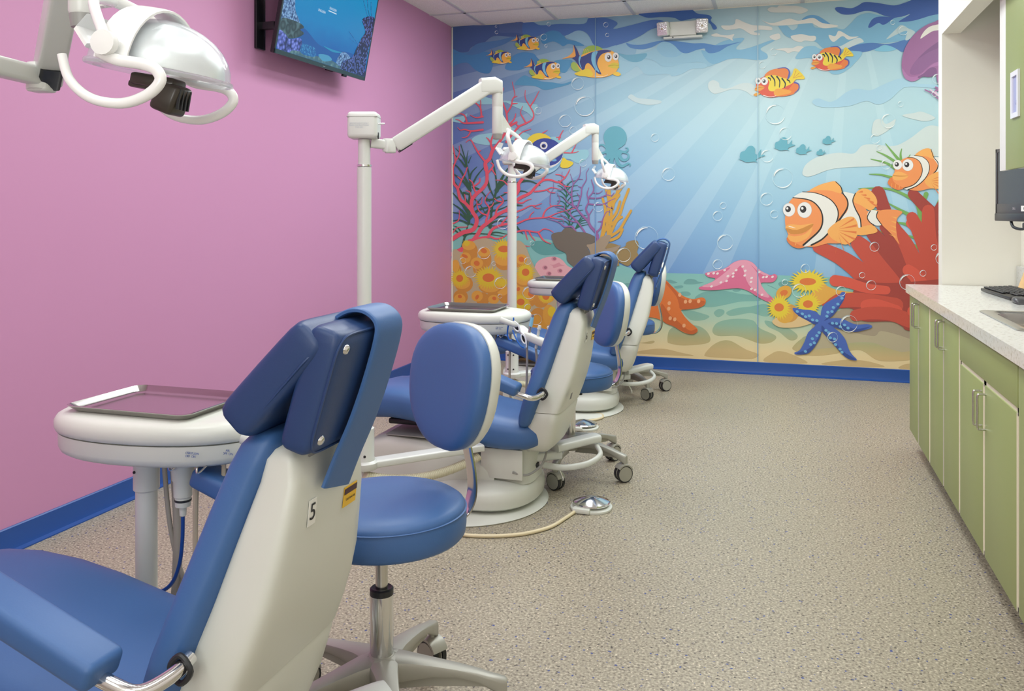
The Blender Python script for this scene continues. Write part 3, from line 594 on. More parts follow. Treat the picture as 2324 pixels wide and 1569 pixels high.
f.poly([(555, 1185), (620, 1170), (690, 1130), (760, 1070), (850, 1045), (890, 1070), (850, 1160), (810, 1230), (900, 1220), (1020, 1190), (960, 1260), (900, 1300), (920, 1450), (850, 1420), (780, 1400), (700, 1400), (620, 1380), (600, 1270)], (160, 142, 118))
f.done()
# barrel sponges and anemones, bottom left
f = Fig('printed_sea_anemones', 21, 'orange printed barrel sponges and yellow anemones', reg='K')
f.poly([(42, 350), (200, 290), (330, 150), (420, 100), (520, 75), (620, 80), (690, 120), (860, 150), (1040, 115), (1100, 115), (1180, 190), (1240, 330), (1280, 430), (1400, 640), (1640, 900), (1650, 1150), (1560, 1450), (1500, 1700), (42, 1700)], (186, 168, 134), 4)
OB, OT, OC, YE = (206, 138, 56), (226, 162, 64), (214, 112, 52), (222, 190, 48)
for cx, cy, rx, ry, bx, by, brx, bry in ((100, 500, 60, 95, 130, 560, 60, 80), (305, 185, 105, 72, 330, 290, 115, 160), (540, 285, 102, 75, 570, 400, 85, 130), (255, 375, 82, 82, 280, 450, 80, 110), (430, 460, 95, 90, 460, 540, 90, 110), (1120, 400, 90, 78, 1090, 440, 100, 90), (850, 390, 150, 110, 850, 430, 140, 140), (200, 760, 130, 100, 230, 780, 140, 130), (165, 1020, 90, 85, 180, 980, 112, 110), (435, 970, 88, 85, 520, 1020, 100, 110), (690, 1020, 85, 70, 690, 970, 100, 92), (830, 880, 90, 80, 860, 950, 100, 130), (1065, 870, 95, 95, 1060, 900, 95, 110), (1250, 935, 100, 105, 1240, 1010, 115, 130), (640, 800, 170, 110, 640, 820, 180, 110), (1160, 680, 140, 120, 1150, 700, 130, 130), (1510, 930, 140, 150, 1420, 1040, 120, 110), (1130, 1110, 130, 120, 1140, 1130, 130, 120)):
    f.ell(bx, by, brx, bry, OB); f.ell(cx, cy, rx, ry, OT)
for cx, cy, rx, ry in ((540, 270, 48, 36), (245, 350, 50, 24), (430, 462, 46, 40), (1120, 400, 45, 40), (168, 975, 32, 28), (435, 985, 25, 40), (700, 1005, 32, 28), (1072, 862, 28, 32), (1272, 930, 48, 52)): f.ell(cx, cy, rx, ry, OC, 25)
f.poly([(1040, 1250), (1200, 1210), (1400, 1240), (1480, 1300), (1500, 1569), (1040, 1569)], (216, 152, 56)); f.ell(1380, 1260, 110, 110, OB); f.ell(1545, 1260, 95, 160, (222, 158, 60)); f.ell(1350, 1360, 90, 110, (216, 152, 56))
for cx, cy, rx, ry, c1, c2, n in ((270, 150, 66, 56, 0, 0, 16), (850, 240, 200, 175, 88, 52, 26), (610, 685, 245, 195, 92, 66, 30), (165, 695, 155, 152, 54, 55, 28), (1185, 600, 155, 158, 58, 58, 28), (1110, 1060, 150, 148, 60, 52, 28), (1500, 950, 130, 145, 60, 80, 24), (820, 760, 110, 80, 0, 0, 18), (1215, 1130, 60, 60, 0, 0, 14)):
    f.star(cx, cy, rx, ry, YE, n)
    if c1: f.ell(cx, cy, c1, c2, OC)
f.ell(1590, 1210, 62, 80, YE)
f.done()
f = Fig('printed_sponge', 21, 'pink printed sponge with dark holes', reg='K')
f.poly([(1320, 560), (1350, 460), (1430, 395), (1560, 360), (1680, 370), (1760, 420), (1830, 500), (1910, 550), (1900, 660), (1780, 720), (1500, 700), (1400, 690), (1335, 640)], (226, 170, 174))
for cx, cy in ((1625, 393), (1485, 530), (1715, 578), (1545, 622)): f.ell(cx, cy, 42, 36, (210, 140, 152)); f.ell(cx+6, cy-2, 24, 22, (160, 104, 116))
f.poly([(1560, 480), (1620, 485), (1700, 450), (1730, 480), (1790, 495), (1700, 512), (1620, 538), (1600, 500)], (212, 144, 154), 3)
f.done()
f = Fig('printed_seabed_patch', 6, reg='I'); f.poly([(1210, 1150), (1300, 1090), (1450, 1110), (1600, 1140), (1740, 1260), (1500, 1300), (1350, 1292), (1240, 1220)], (90, 156, 152)); f.done()
# starfish
f = Fig('printed_starfish', 22, 'orange printed starfish', reg='F')
f.poly([(160, 585), (340, 560), (500, 535), (570, 590), (680, 690), (790, 732), (890, 715), (930, 742), (920, 790), (870, 820), (790, 836), (680, 845), (700, 900), (760, 970), (840, 1040), (838, 1080), (780, 1100), (700, 1080), (600, 1020), (500, 970), (400, 930), (250, 905), (190, 800)], (224, 116, 54))
f.poly([(500, 548), (560, 580), (620, 650), (670, 712), (750, 740), (850, 745), (925, 760), (870, 818), (680, 842), (650, 780), (620, 700)], (198, 96, 48)); f.poly([(470, 780), (560, 900), (640, 965), (760, 1060), (836, 1045), (830, 1085), (760, 1098), (600, 1020), (480, 955)], (198, 96, 48))
for x, y in ((660, 688), (720, 760), (768, 755), (858, 755), (550, 775), (545, 833), (560, 933), (608, 945), (704, 1010)): f.ell(x, y, 17, 21, (240, 172, 122), 15)
f.done()
f = Fig('printed_starfish', 22, 'pink printed starfish', reg='F')
f.poly([(925, 465), (1000, 445), (1130, 412), (1230, 345), (1330, 322), (1420, 350), (1500, 430), (1600, 480), (1650, 470), (1678, 490), (1665, 530), (1620, 558), (1510, 565), (1540, 640), (1630, 720), (1640, 755), (1590, 765), (1480, 712), (1380, 650), (1280, 620), (1150, 627), (1000, 640), (880, 632), (860, 612), (900, 596), (1000, 552), (1030, 515), (960, 502)], (216, 106, 142))
f.poly([(930, 457), (1130, 414), (1230, 347), (1330, 324), (1420, 352), (1500, 432), (1600, 484), (1540, 482), (1480, 445), (1400, 370), (1470, 460), (1520, 600), (1600, 712), (1500, 690), (1380, 580), (1330, 450), (1300, 380), (1230, 450), (1120, 560), (1000, 606), (890, 600), (1000, 552), (1100, 482), (1190, 402), (1100, 432), (1000, 456)], (228, 152, 174), 3)
for x, y in ((960, 468), (1015, 463), (1055, 465), (1130, 430), (1250, 430), (1220, 465), (1217, 497), (1163, 492), (1150, 543), (1090, 558), (992, 600), (1318, 392), (1345, 437), (1340, 485), (1412, 512), (1405, 553), (1410, 625), (1447, 637), (1520, 688), (1490, 450), (1533, 503), (1568, 500), (1630, 500)): f.ell(x, y, 15, 11, (236, 218, 218), -30)
f.done()
# red finger coral
f = Fig('printed_finger_coral', 20, 'red printed finger coral', reg='G')
R1, R2, R3 = (196, 76, 60), (160, 62, 54), (216, 84, 66)
for pts, a, c_, col in (([(1240, -20), (1420, 200), (1600, 500), (1640, 700)], 120, 200, R2), ([(1840, -250), (1700, 60), (1720, 500)], 120, 220, R2), ([(2000, -60), (1860, 100), (1800, 500)], 130, 240, R2), ([(1530, -365), (1626, -266), (1751, -141), (1900, 20)], 110, 150, R2), ([(1165, -375), (1215, -240), (1290, -80), (1420, 100)], 150, 120, R2)):
    f.stroke(pts, a, c_, col)
for pts, a, c_, col in (([(1500, -60), (1570, 20), (1640, 160)], 90, 80, R3), ([(540, 190), (760, 290), (960, 430), (1200, 650)], 120, 230, R1), ([(960, 150), (1080, 270), (1280, 450), (1450, 700)], 160, 300, R1), ([(1090, 20), (1250, 210), (1450, 420), (1650, 650)], 130, 260, R2), ([(1290, -60), (1440, 130), (1560, 380), (1700, 650)], 110, 220, R1), ([(1520, -120), (1600, 50), (1700, 300), (1760, 600)], 120, 200, R1), ([(1690, -190), (1700, 100), (1760, 350), (1800, 600)], 130, 200, R1), ([(1480, 430), (1560, 500), (1650, 640)], 120, 160, R3)):
    f.stroke(pts, a, c_, col)
f.poly([(930, 520), (1150, 560), (1400, 560), (1850, 520), (2000, 500), (2000, 1100), (1500, 1065), (1420, 1020), (1300, 968), (1000, 960), (900, 835), (760, 830), (640, 810), (700, 680), (900, 660)], R2)
for pts, a, c_, col in (([(715, 540), (850, 560), (1050, 620), (1250, 640)], 120, 90, R3), ([(640, 760), (800, 745), (1000, 745), (1350, 800)], 140, 160, R1), ([(1040, 800), (1150, 800), (1350, 870)], 120, 150, R3), ([(930, 905), (1080, 880), (1300, 890), (1500, 960)], 120, 150, R1), ([(1530, 860), (1600, 900)], 120, 160, R3)):
    f.stroke(pts, a, c_, col)
f.done()
# yellow anemones and blue starfish, right
f = Fig('printed_sea_anemones', 24, 'three yellow printed anemones beside the red finger coral', reg='G')
f.poly([(60, 960), (200, 900), (500, 950), (400, 1010), (250, 1032), (120, 1022)], (224, 192, 138)); f.poly([(560, 560), (640, 600), (750, 640), (915, 665), (720, 685), (560, 800), (420, 760)], (228, 168, 72), 3)
f.ell(215, 880, 120, 100, (210, 152, 72)); f.ell(190, 900, 90, 85, (226, 168, 66)); f.ell(180, 665, 88, 66, (224, 164, 62), -35); f.ell(180, 668, 42, 30, (220, 116, 56), -20)
for cx, cy, rx, ry, c1, c2 in ((430, 550, 210, 135, 86, 38), (130, 820, 135, 140, 50, 43), (432, 785, 140, 130, 52, 40)):
    f.star(cx, cy, rx, ry, (232, 204, 56), 26, .66); f.ell(cx, cy, c1, c2, (220, 116, 56))
f.done()
f = Fig('printed_starfish', 26, 'blue printed starfish', reg='G')
sf = [(270, 830), (300, 825), (380, 842), (460, 847), (520, 870), (562, 905), (572, 850), (600, 790), (680, 738), (750, 700), (785, 660), (820, 665), (812, 730), (765, 810), (705, 890), (650, 935), (720, 930), (800, 942), (880, 980), (950, 1000), (1050, 995), (1102, 1012), (1085, 1038), (1000, 1062), (920, 1076), (840, 1066), (750, 1042), (700, 1030), (765, 1080), (825, 1160), (860, 1260), (900, 1320), (940, 1360), (930, 1375), (860, 1360), (790, 1310), (720, 1230), (640, 1140), (580, 1070), (560, 1130), (510, 1220), (450, 1290), (380, 1312), (310, 1312), (290, 1293), (345, 1268), (395, 1180), (435, 1080), (512, 1000), (420, 955), (340, 910), (290, 870)]
f.poly(sf, (70, 100, 182), 3)
f.poly([(640, 990), (720, 975), (840, 1020), (950, 1045), (1080, 1020), (1000, 1062), (920, 1076), (840, 1066), (750, 1042)], (50, 74, 146)); f.poly([(575, 1010), (600, 1030), (640, 1100), (720, 1190), (800, 1280), (935, 1365), (860, 1360), (790, 1310), (720, 1230), (640, 1140), (580, 1070)], (50, 74, 146))
f.poly([(600, 960), (650, 910), (720, 830), (790, 740), (818, 690), (812, 730), (765, 810), (705, 890), (650, 938)], (50, 74, 146)); f.poly([(285, 850), (380, 905), (470, 960), (540, 975), (505, 998), (420, 955), (340, 910)], (50, 74, 146)); f.poly([(570, 1060), (530, 1150), (440, 1250), (310, 1302), (380, 1312), (450, 1290), (510, 1220), (560, 1130)], (50, 74, 146))
for x, y in ((320, 862), (373, 887), (407, 917), (445, 908), (480, 950), (525, 957), (787, 723), (745, 785), (697, 820), (640, 870), (683, 863), (630, 912), (688, 985), (730, 988), (770, 1020), (815, 1003), (850, 1035), (620, 1060), (548, 1083), (525, 1115), (478, 1147), (498, 1190), (460, 1208), (405, 1280), (665, 1137), (710, 1150), (720, 1208), (767, 1256), (787, 1288), (650, 1085)): f.ell(x, y, 17, 14, (112, 178, 220), 20)
f.done()
# striped navy and yellow fish, four sizes
def navy_fish(ox, oy, s, label, lay=28):
    f = Fig('printed_fish', lay, label, reg='A'); f.map = lambda x, y: (ox+(x-1425)*s, oy+(y-520)*s)
    f.poly([(1530, 590), (1560, 560), (1600, 580), (1670, 660), (1600, 680), (1545, 650)], (164, 190, 86))
    f.poly([(1680, 490), (1690, 410), (1750, 362), (1840, 355), (1925, 400), (1800, 440)], (152, 184, 74))
    for x in (1700, 1725, 1750): f.stroke([(x-10, 400), (x, 450)], 9, 2, (226, 190, 120), 1)
    f.poly([(1420, 520), (1500, 485), (1555, 430), (1570, 350), (1640, 480), (1580, 530), (1540, 505)], (246, 172, 84))
    f.poly([(1600, 560), (1650, 480), (1800, 425), (1950, 405), (2060, 430), (2110, 510), (2130, 590), (2095, 680), (1990, 740), (1850, 757), (1700, 735), (1640, 650)], (250, 182, 76))
    f.poly([(1565, 343), (1610, 410), (1645, 490), (1700, 480), (1800, 432), (1948, 408), (2040, 425), (1930, 455), (1875, 520), (1862, 600), (1910, 705), (1895, 715), (1850, 690), (1790, 610), (1750, 575), (1715, 595), (1695, 665), (1670, 660), (1620, 600), (1585, 540), (1545, 508), (1590, 480)], (52, 62, 126), 3)
    f.poly([(1800, 442), (1865, 425), (1842, 500), (1850, 600), (1890, 692), (1830, 645), (1790, 560), (1786, 500)], (122, 192, 222), 3); f.poly([(1635, 490), (1662, 482), (1640, 560), (1668, 645), (1640, 605), (1625, 540)], (122, 192, 222), 3)
    f.poly([(1575, 705), (1650, 672), (1740, 645), (1800, 690), (1790, 742), (1700, 740), (1620, 730)], (238, 208, 62)); f.poly([(2055, 712), (2100, 680), (2157, 712), (2120, 737)], (246, 200, 66))
    f.poly([(1995, 610), (2060, 568), (2100, 575), (2135, 590), (2125, 610), (2135, 628), (2080, 642), (2010, 625)], (222, 198, 58)); f.stroke([(2000, 610), (2070, 600), (2130, 608)], 8, 4, (182, 156, 44))
    f.stroke([(1830, 735), (1910, 747), (1995, 720)], 8, 3, (246, 246, 240)); f.eye(2090, 490, 38, 48, 4); f.eye(1998, 500, 45, 57, 6); f.done()
navy_fish(1425, 520, 1, 'largest navy and yellow striped printed fish'); navy_fish(940, 628, .64, 'second largest navy and yellow striped printed fish'); navy_fish(780, 298, .49, 'topmost navy and yellow striped printed fish'); navy_fish(470, 480, .435, 'smallest navy and yellow striped printed fish')
def red_fish(mp, label):
    f = Fig('printed_fish', 28, label, reg='B'); f.map = mp
    f.poly([(2230, 1030), (2285, 1080), (2280, 1130), (2200, 1190), (2050, 1215), (1990, 1180), (2100, 1110)], (232, 124, 62)); f.stroke([(2215, 1035), (2280, 1060), (2282, 1120), (2230, 1170)], 22, 6, (82, 88, 168))
    f.poly([(1855, 955), (1920, 890), (2040, 860), (2130, 857), (2165, 900), (2150, 997), (2060, 985), (1950, 950)], (232, 128, 62)); f.stroke([(2020, 862), (2120, 856), (2166, 905), (2150, 990)], 8, 22, (82, 88, 168))
    f.poly([(1750, 1060), (1800, 990), (1900, 950), (2000, 950), (2150, 1000), (2230, 1010), (2200, 1070), (2130, 1150), (2050, 1205), (1930, 1227), (1830, 1200), (1770, 1140)], (222, 88, 66))
    f.poly([(2150, 1010), (2200, 940), (2225, 870), (2265, 872), (2350, 960), (2345, 997), (2250, 1000), (2200, 1050)], (238, 208, 62), 3)
    for x, y in ((2250, 890), (2290, 920), (2325, 955)): f.stroke([(2215, 985), (x, y)], 3, 6, (206, 120, 56), 1)
    f.poly([(1865, 965), (1980, 947), (2100, 985), (2200, 1010), (2200, 1050), (2120, 1090), (2010, 1142), (1930, 1147), (1900, 1110), (1915, 1030)], (238, 212, 66))
    for st in ([(1905, 980), (1925, 990), (1930, 1015)], [(1940, 955), (1980, 1010), (1985, 1085)], [(2010, 965), (2045, 1020), (2040, 1100)], [(2075, 990), (2115, 1050), (2105, 1105)], [(2140, 1005), (2165, 1020), (2175, 1045)]): f.stroke(st, 20, 10, (34, 44, 50))
    f.poly([(1970, 1165), (2020, 1115), (2180, 1140), (2170, 1175), (2080, 1195), (2000, 1210)], (238, 160, 64)); f.poly([(1715, 1190), (1770, 1165), (1800, 1180), (1750, 1210)], (232, 160, 60), 2)
    f.poly([(1735, 1112), (1780, 1073), (1855, 1100), (1800, 1142), (1740, 1140)], (234, 156, 64)); f.stroke([(1738, 1115), (1790, 1105), (1852, 1102)], 8, 4, (186, 110, 46)); f.stroke([(1840, 1200), (1920, 1219), (2000, 1205)], 8, 4, (248, 244, 238))
    f.eye(1775, 1020, 35, 42, 0); f.eye(1853, 1022, 43, 48, -4); f.done()
red_fish(lambda x, y: (x, y), 'red and yellow printed fish beside the wallpaper seam')
red_fish(lambda x, y: (1881+565+(x-1735)*.84, 790+(y-1108)*.82+(x-1735)*.02), 'upper red and yellow printed fish')
# octopus and teal silhouettes
T = (98, 170, 186)
f = Fig('printed_octopus', 26, 'teal printed octopus silhouette', reg='D'); f.ell(313, 290, 145, 143, T); f.poly([(185, 360), (230, 425), (185, 440), (205, 500), (250, 545), (340, 545), (400, 490), (345, 440), (400, 400), (440, 350)], T, 2)
for pts, a, c_ in (([(230, 450), (180, 395), (135, 382), (95, 408)], 36, 12), ([(220, 470), (140, 490), (100, 515), (78, 490), (100, 462), (125, 452)], 30, 8), ([(240, 500), (190, 555), (130, 595)], 46, 26), ([(250, 520), (210, 580), (160, 615)], 46, 14), ([(275, 540), (270, 620), (310, 675), (370, 680), (400, 700), (385, 722)], 50, 12), ([(325, 520), (350, 610), (400, 650), (470, 618), (500, 625), (495, 650)], 50, 10), ([(350, 490), (400, 565), (450, 570), (483, 530), (465, 490), (400, 480)], 44, 12), ([(340, 455), (420, 470), (468, 455), (470, 425), (440, 420)], 36, 8)): f.stroke(pts, a, c_, T)
f.done()
SIL = [(1855, 560), (1885, 555), (1875, 530), (1890, 475), (1940, 455), (1980, 405), (2030, 395), (2065, 430), (2067, 490), (2095, 500), (2145, 435), (2138, 500), (2200, 515), (2115, 545), (2078, 575), (2105, 610), (2060, 592), (1960, 600), (1900, 575)]
for (x0, y0, s, reg, lb) in ((1855, 395, 1, 'D', 'teal printed fish silhouette nearest the octopus'), (85, 287, .81, 'E', 'large teal printed fish silhouette behind a bubble'), (355, 375, .62, 'E', 'teal printed fish silhouette, middle of the group'), (690, 270, .52, 'E', 'uppermost small teal printed fish silhouette'), (617, 435, .385, 'E', 'tiniest teal printed fish silhouette')):
    f = Fig('printed_fish', 26, lb, reg=reg); f.map = lambda x, y, x0=x0, y0=y0, s=s: (x0+(x-1855)*s, y0+(y-395)*s); f.poly(SIL, T, 3); f.done()
# blue tang behind the first light
f = Fig('printed_fish', 26, 'round navy and yellow printed fish', reg='H')
f.ell(1400, 1150, 275, 262, (158, 204, 226), 0); f.ell(1420, 1130, 265, 235, (128, 184, 216)); f.ell(1430, 1110, 265, 220, (232, 232, 226), -12); f.poly([(1690, 1165), (1750, 1200), (1845, 1240), (1770, 1312), (1650, 1300)], (236, 210, 62), 3)
f.poly([(1130, 975), (1180, 870), (1270, 810), (1370, 803), (1450, 830), (1505, 875), (1480, 930), (1220, 1040)], (236, 210, 62)); f.ell(1440, 1082, 250, 205, (58, 74, 152), 8)
f.poly([(1400, 1150), (1480, 1090), (1590, 1090), (1610, 1130), (1500, 1160), (1590, 1190), (1570, 1220), (1420, 1200)], (112, 172, 218)); f.ell(1405, 985, 56, 56, (232, 232, 226)); f.ell(1405, 990, 32, 30, (58, 74, 152)); f.ell(1398, 994, 18, 16, (30, 30, 40)); f.done()
# orange and white fish
OR, YF2, WH, BK, DO = (240, 146, 84), (244, 172, 90), (234, 232, 222), (42, 38, 36), (226, 122, 64)
f = Fig('printed_fish', 30, 'large orange and white banded printed fish', reg='E')
f.poly([(260, 1540), (300, 1640), (420, 1680), (560, 1620), (640, 1550), (500, 1500)], DO)
for x in (360, 420, 480, 540): f.stroke([(x, 1640), (x+20, 1560)], 10, 3, YF2, 1)
f.poly([(1400, 1215), (1550, 1193), (1700, 1222), (1640, 1300), (1622, 1400), (1640, 1549), (1662, 1630), (1560, 1500), (1450, 1390), (1380, 1290)], OR)
for i in range(5): f.poly([(1630+(-i*4), 1290+i*60), (1560-i*8, 1280+i*55), (1622, 1310+i*60)], YF2, 1)
f.poly([(235, 1390), (240, 1230), (290, 1090), (400, 1005), (560, 955), (720, 950), (900, 975), (1000, 1030), (1080, 1040), (1200, 1060), (1250, 1200), (1300, 1210), (1440, 1215), (1440, 1385), (1340, 1385), (1220, 1420), (1150, 1500), (950, 1610), (760, 1620), (600, 1660), (420, 1640), (300, 1560)], OR)
f.poly([(540, 955), (650, 890), (780, 850), (870, 843), (930, 920), (930, 990), (800, 958), (660, 950)], YF2)
f.poly([(960, 975), (1040, 985), (1110, 1010), (1080, 1090), (1120, 1200), (1180, 1320), (1180, 1420), (1100, 1400), (905, 1340), (1000, 1230), (1025, 1140), (1010, 1060)], WH, 4)
f.poly([(1120, 985), (1200, 930), (1290, 950), (1370, 1040), (1380, 1130), (1300, 1205), (1180, 1140), (1088, 1090)], YF2)
for a in range(5): f.stroke([(1375-a*45, 1150-a*45), (1290-a*35, 1100-a*30)], 26, 3, DO, 1)
f.poly([(1290, 1207), (1390, 1215), (1375, 1290), (1440, 1385), (1340, 1385), (1262, 1290)], WH, 3)
f.poly([(330, 1045), (450, 975), (620, 988), (780, 1060), (870, 1150), (900, 1250), (860, 1360), (790, 1460), (700, 1550), (600, 1620), (560, 1640), (460, 1655), (560, 1560), (650, 1470), (700, 1380), (705, 1290), (670, 1190), (600, 1105), (500, 1068), (400, 1058)], WH, 3)
for pts, a, c_ in (([(330, 1045), (500, 1065), (600, 1110), (675, 1200), (702, 1300), (690, 1400), (640, 1480), (540, 1570), (460, 1640)], 12, 24), ([(450, 972), (620, 988), (780, 1055), (870, 1150), (898, 1250), (870, 1360), (790, 1470), (690, 1570), (560, 1640)], 8, 22), ([(865, 845), (930, 910), (955, 990), (1005, 1060), (1018, 1140), (985, 1220), (900, 1340)], 8, 24), ([(1112, 990), (1080, 1080), (1110, 1180), (1170, 1300), (1185, 1420)], 12, 16), ([(1300, 1210), (1262, 1290), (1290, 1350), (1345, 1387)], 12, 10), ([(1395, 1215), (1378, 1290), (1445, 1388)], 12, 10)): f.stroke(pts, a, c_, BK)
f.poly([(765, 1460), (850, 1370), (1000, 1292), (1090, 1290), (1140, 1370), (1147, 1480), (1100, 1570), (1000, 1632), (900, 1605), (800, 1540)], YF2)
for i in range(7):
    t = math.radians(-28+i*17); x1, y1 = 770+375*math.cos(t), 1450+300*math.sin(t)+0; f.poly([(880+20*math.cos(t), 1450+50*math.sin(t)), (x1-8, y1-14), (x1-8, y1+16)], DO, 1)
f.poly([(1150, 1430), (1320, 1388), (1390, 1465), (1300, 1502), (1140, 1512)], YF2, 3)
f.poly([(235, 1410), (300, 1378), (430, 1390), (578, 1368), (550, 1430), (450, 1480), (300, 1500), (250, 1455)], YF2, 3); f.poly([(262, 1515), (350, 1530), (480, 1500), (575, 1410), (530, 1530), (410, 1600), (300, 1590)], YF2, 3); f.poly([(240, 1425), (380, 1450), (575, 1372), (560, 1420), (450, 1490), (300, 1500)], (206, 134, 60), 3)
f.stroke([(280, 1405), (360, 1425)], 12, 4, (250, 240, 220), 1); f.eye(280, 1197, 75, 82, -12, -8, .47); f.eye(475, 1200, 88, 97, -18, -10, .46); f.done()
f = Fig('printed_fish', 30, 'smaller orange and white printed fish at the wall corner', reg='E')
f.poly([(1520, 870), (1560, 790), (1650, 800), (1720, 910), (1690, 940), (1620, 942)], DO)
for x in (1560, 1610, 1660): f.stroke([(x, 930), (x+10, 860)], 8, 3, YF2, 1)
f.poly([(1600, 730), (1620, 650), (1700, 565), (1850, 520), (1980, 520), (2100, 560), (2300, 540), (2300, 900), (2050, 930), (1900, 960), (1750, 932), (1620, 870), (1575, 800)], OR)
f.poly([(1860, 515), (1950, 442), (2040, 428), (2085, 490), (2092, 560), (1990, 525)], YF2)
f.poly([(2092, 545), (2180, 540), (2300, 530), (2300, 700), (2200, 720), (2085, 755), (2150, 650)], WH, 3)
f.poly([(1770, 540), (1850, 520), (1950, 535), (2025, 600), (2038, 700), (1990, 800), (1890, 890), (1780, 945), (1715, 925), (1830, 895), (1915, 810), (1952, 700), (1920, 600), (1850, 548)], WH, 3)
for pts, a, c_ in (([(1765, 540), (1850, 548), (1922, 600), (1952, 700), (1920, 800), (1840, 885), (1715, 928)], 6, 12), ([(1850, 518), (1950, 533), (2026, 600), (2038, 700), (1990, 800), (1890, 892), (1770, 945)], 6, 12), ([(2060, 435), (2090, 530), (2148, 610), (2135, 690), (2080, 755)], 6, 14), ([(2180, 545), (2190, 600), (2230, 670)], 10, 10)): f.stroke(pts, a, c_, BK)
f.poly([(2180, 560), (2300, 480), (2300, 640), (2225, 660)], YF2, 2)
f.poly([(1985, 820), (2100, 735), (2230, 710), (2330, 760), (2300, 920), (2100, 932), (2010, 890)], YF2)
for i in range(5):
    t = math.radians(-22+i*20); f.poly([(2060, 830+10*i-10), (2010+280*math.cos(t), 815+200*math.sin(t)), (2010+280*math.cos(t), 840+200*math.sin(t))], DO, 1)
f.poly([(1578, 760), (1650, 715), (1775, 770), (1700, 822), (1600, 822)], YF2, 3); f.stroke([(1590, 768), (1680, 775), (1770, 772)], 16, 6, (206, 134, 60)); f.eye(1640, 632, 57, 60, -9, -4, .47); f.eye(1768, 637, 68, 72, -11, -6, .46); f.done()
# jellyfish at the corner
f = Fig('printed_jellyfish', 30, 'purple printed jellyfish', reg='C'); J1, J2, J3 = (156, 102, 150), (128, 86, 132), (172, 116, 166)
for pts, a, c_ in (([(2150, 850), (2160, 1000), (2180, 1100), (2110, 1150)], 70, 24), ([(2230, 850), (2230, 1130)], 80, 50), ([(1985, 1130), (2080, 1180), (2190, 1280)], 14, 20), ([(2120, 1100), (2200, 1150), (2180, 1260)], 24, 14)): f.stroke(pts, a, c_, J1)
for pts in ([(2170, 830), (2230, 980)], [(2050, 1130), (2150, 1200)], [(2180, 1090), (2230, 1150)], [(2120, 1160), (2180, 1230)]): f.stroke(pts, 16, 22, (228, 194, 216))
f.poly([(2300, 250), (2100, 280), (1950, 350), (1820, 470), (1730, 620), (1693, 780), (1700, 900), (1740, 990), (1820, 1027), (1900, 1000), (1960, 965), (2050, 970), (2130, 930), (2300, 880)], J1, 4)
f.poly([(1700, 860), (1780, 960), (1900, 955), (2000, 880), (2100, 800), (2300, 740), (2300, 800), (2050, 850), (1960, 935), (1880, 1012), (1800, 1020), (1730, 980)], J3, 4); f.poly([(2300, 460), (2100, 560), (1950, 680), (1830, 820), (1795, 920), (1850, 945), (1930, 925), (2000, 865), (2100, 790), (2300, 730)], (140, 94, 142), 4); f.poly([(2300, 470), (2150, 530), (2000, 640), (1900, 740), (2050, 650), (2300, 540)], J2, 4)
f.poly([(1895, 965), (1960, 930), (2050, 855), (2120, 860), (2130, 930), (2050, 970), (1960, 965), (1910, 985)], J2, 3); f.poly([(1925, 490), (1980, 390), (2080, 325), (2300, 300), (2300, 370), (2100, 390), (2000, 445)], (236, 232, 220), 3); f.done()
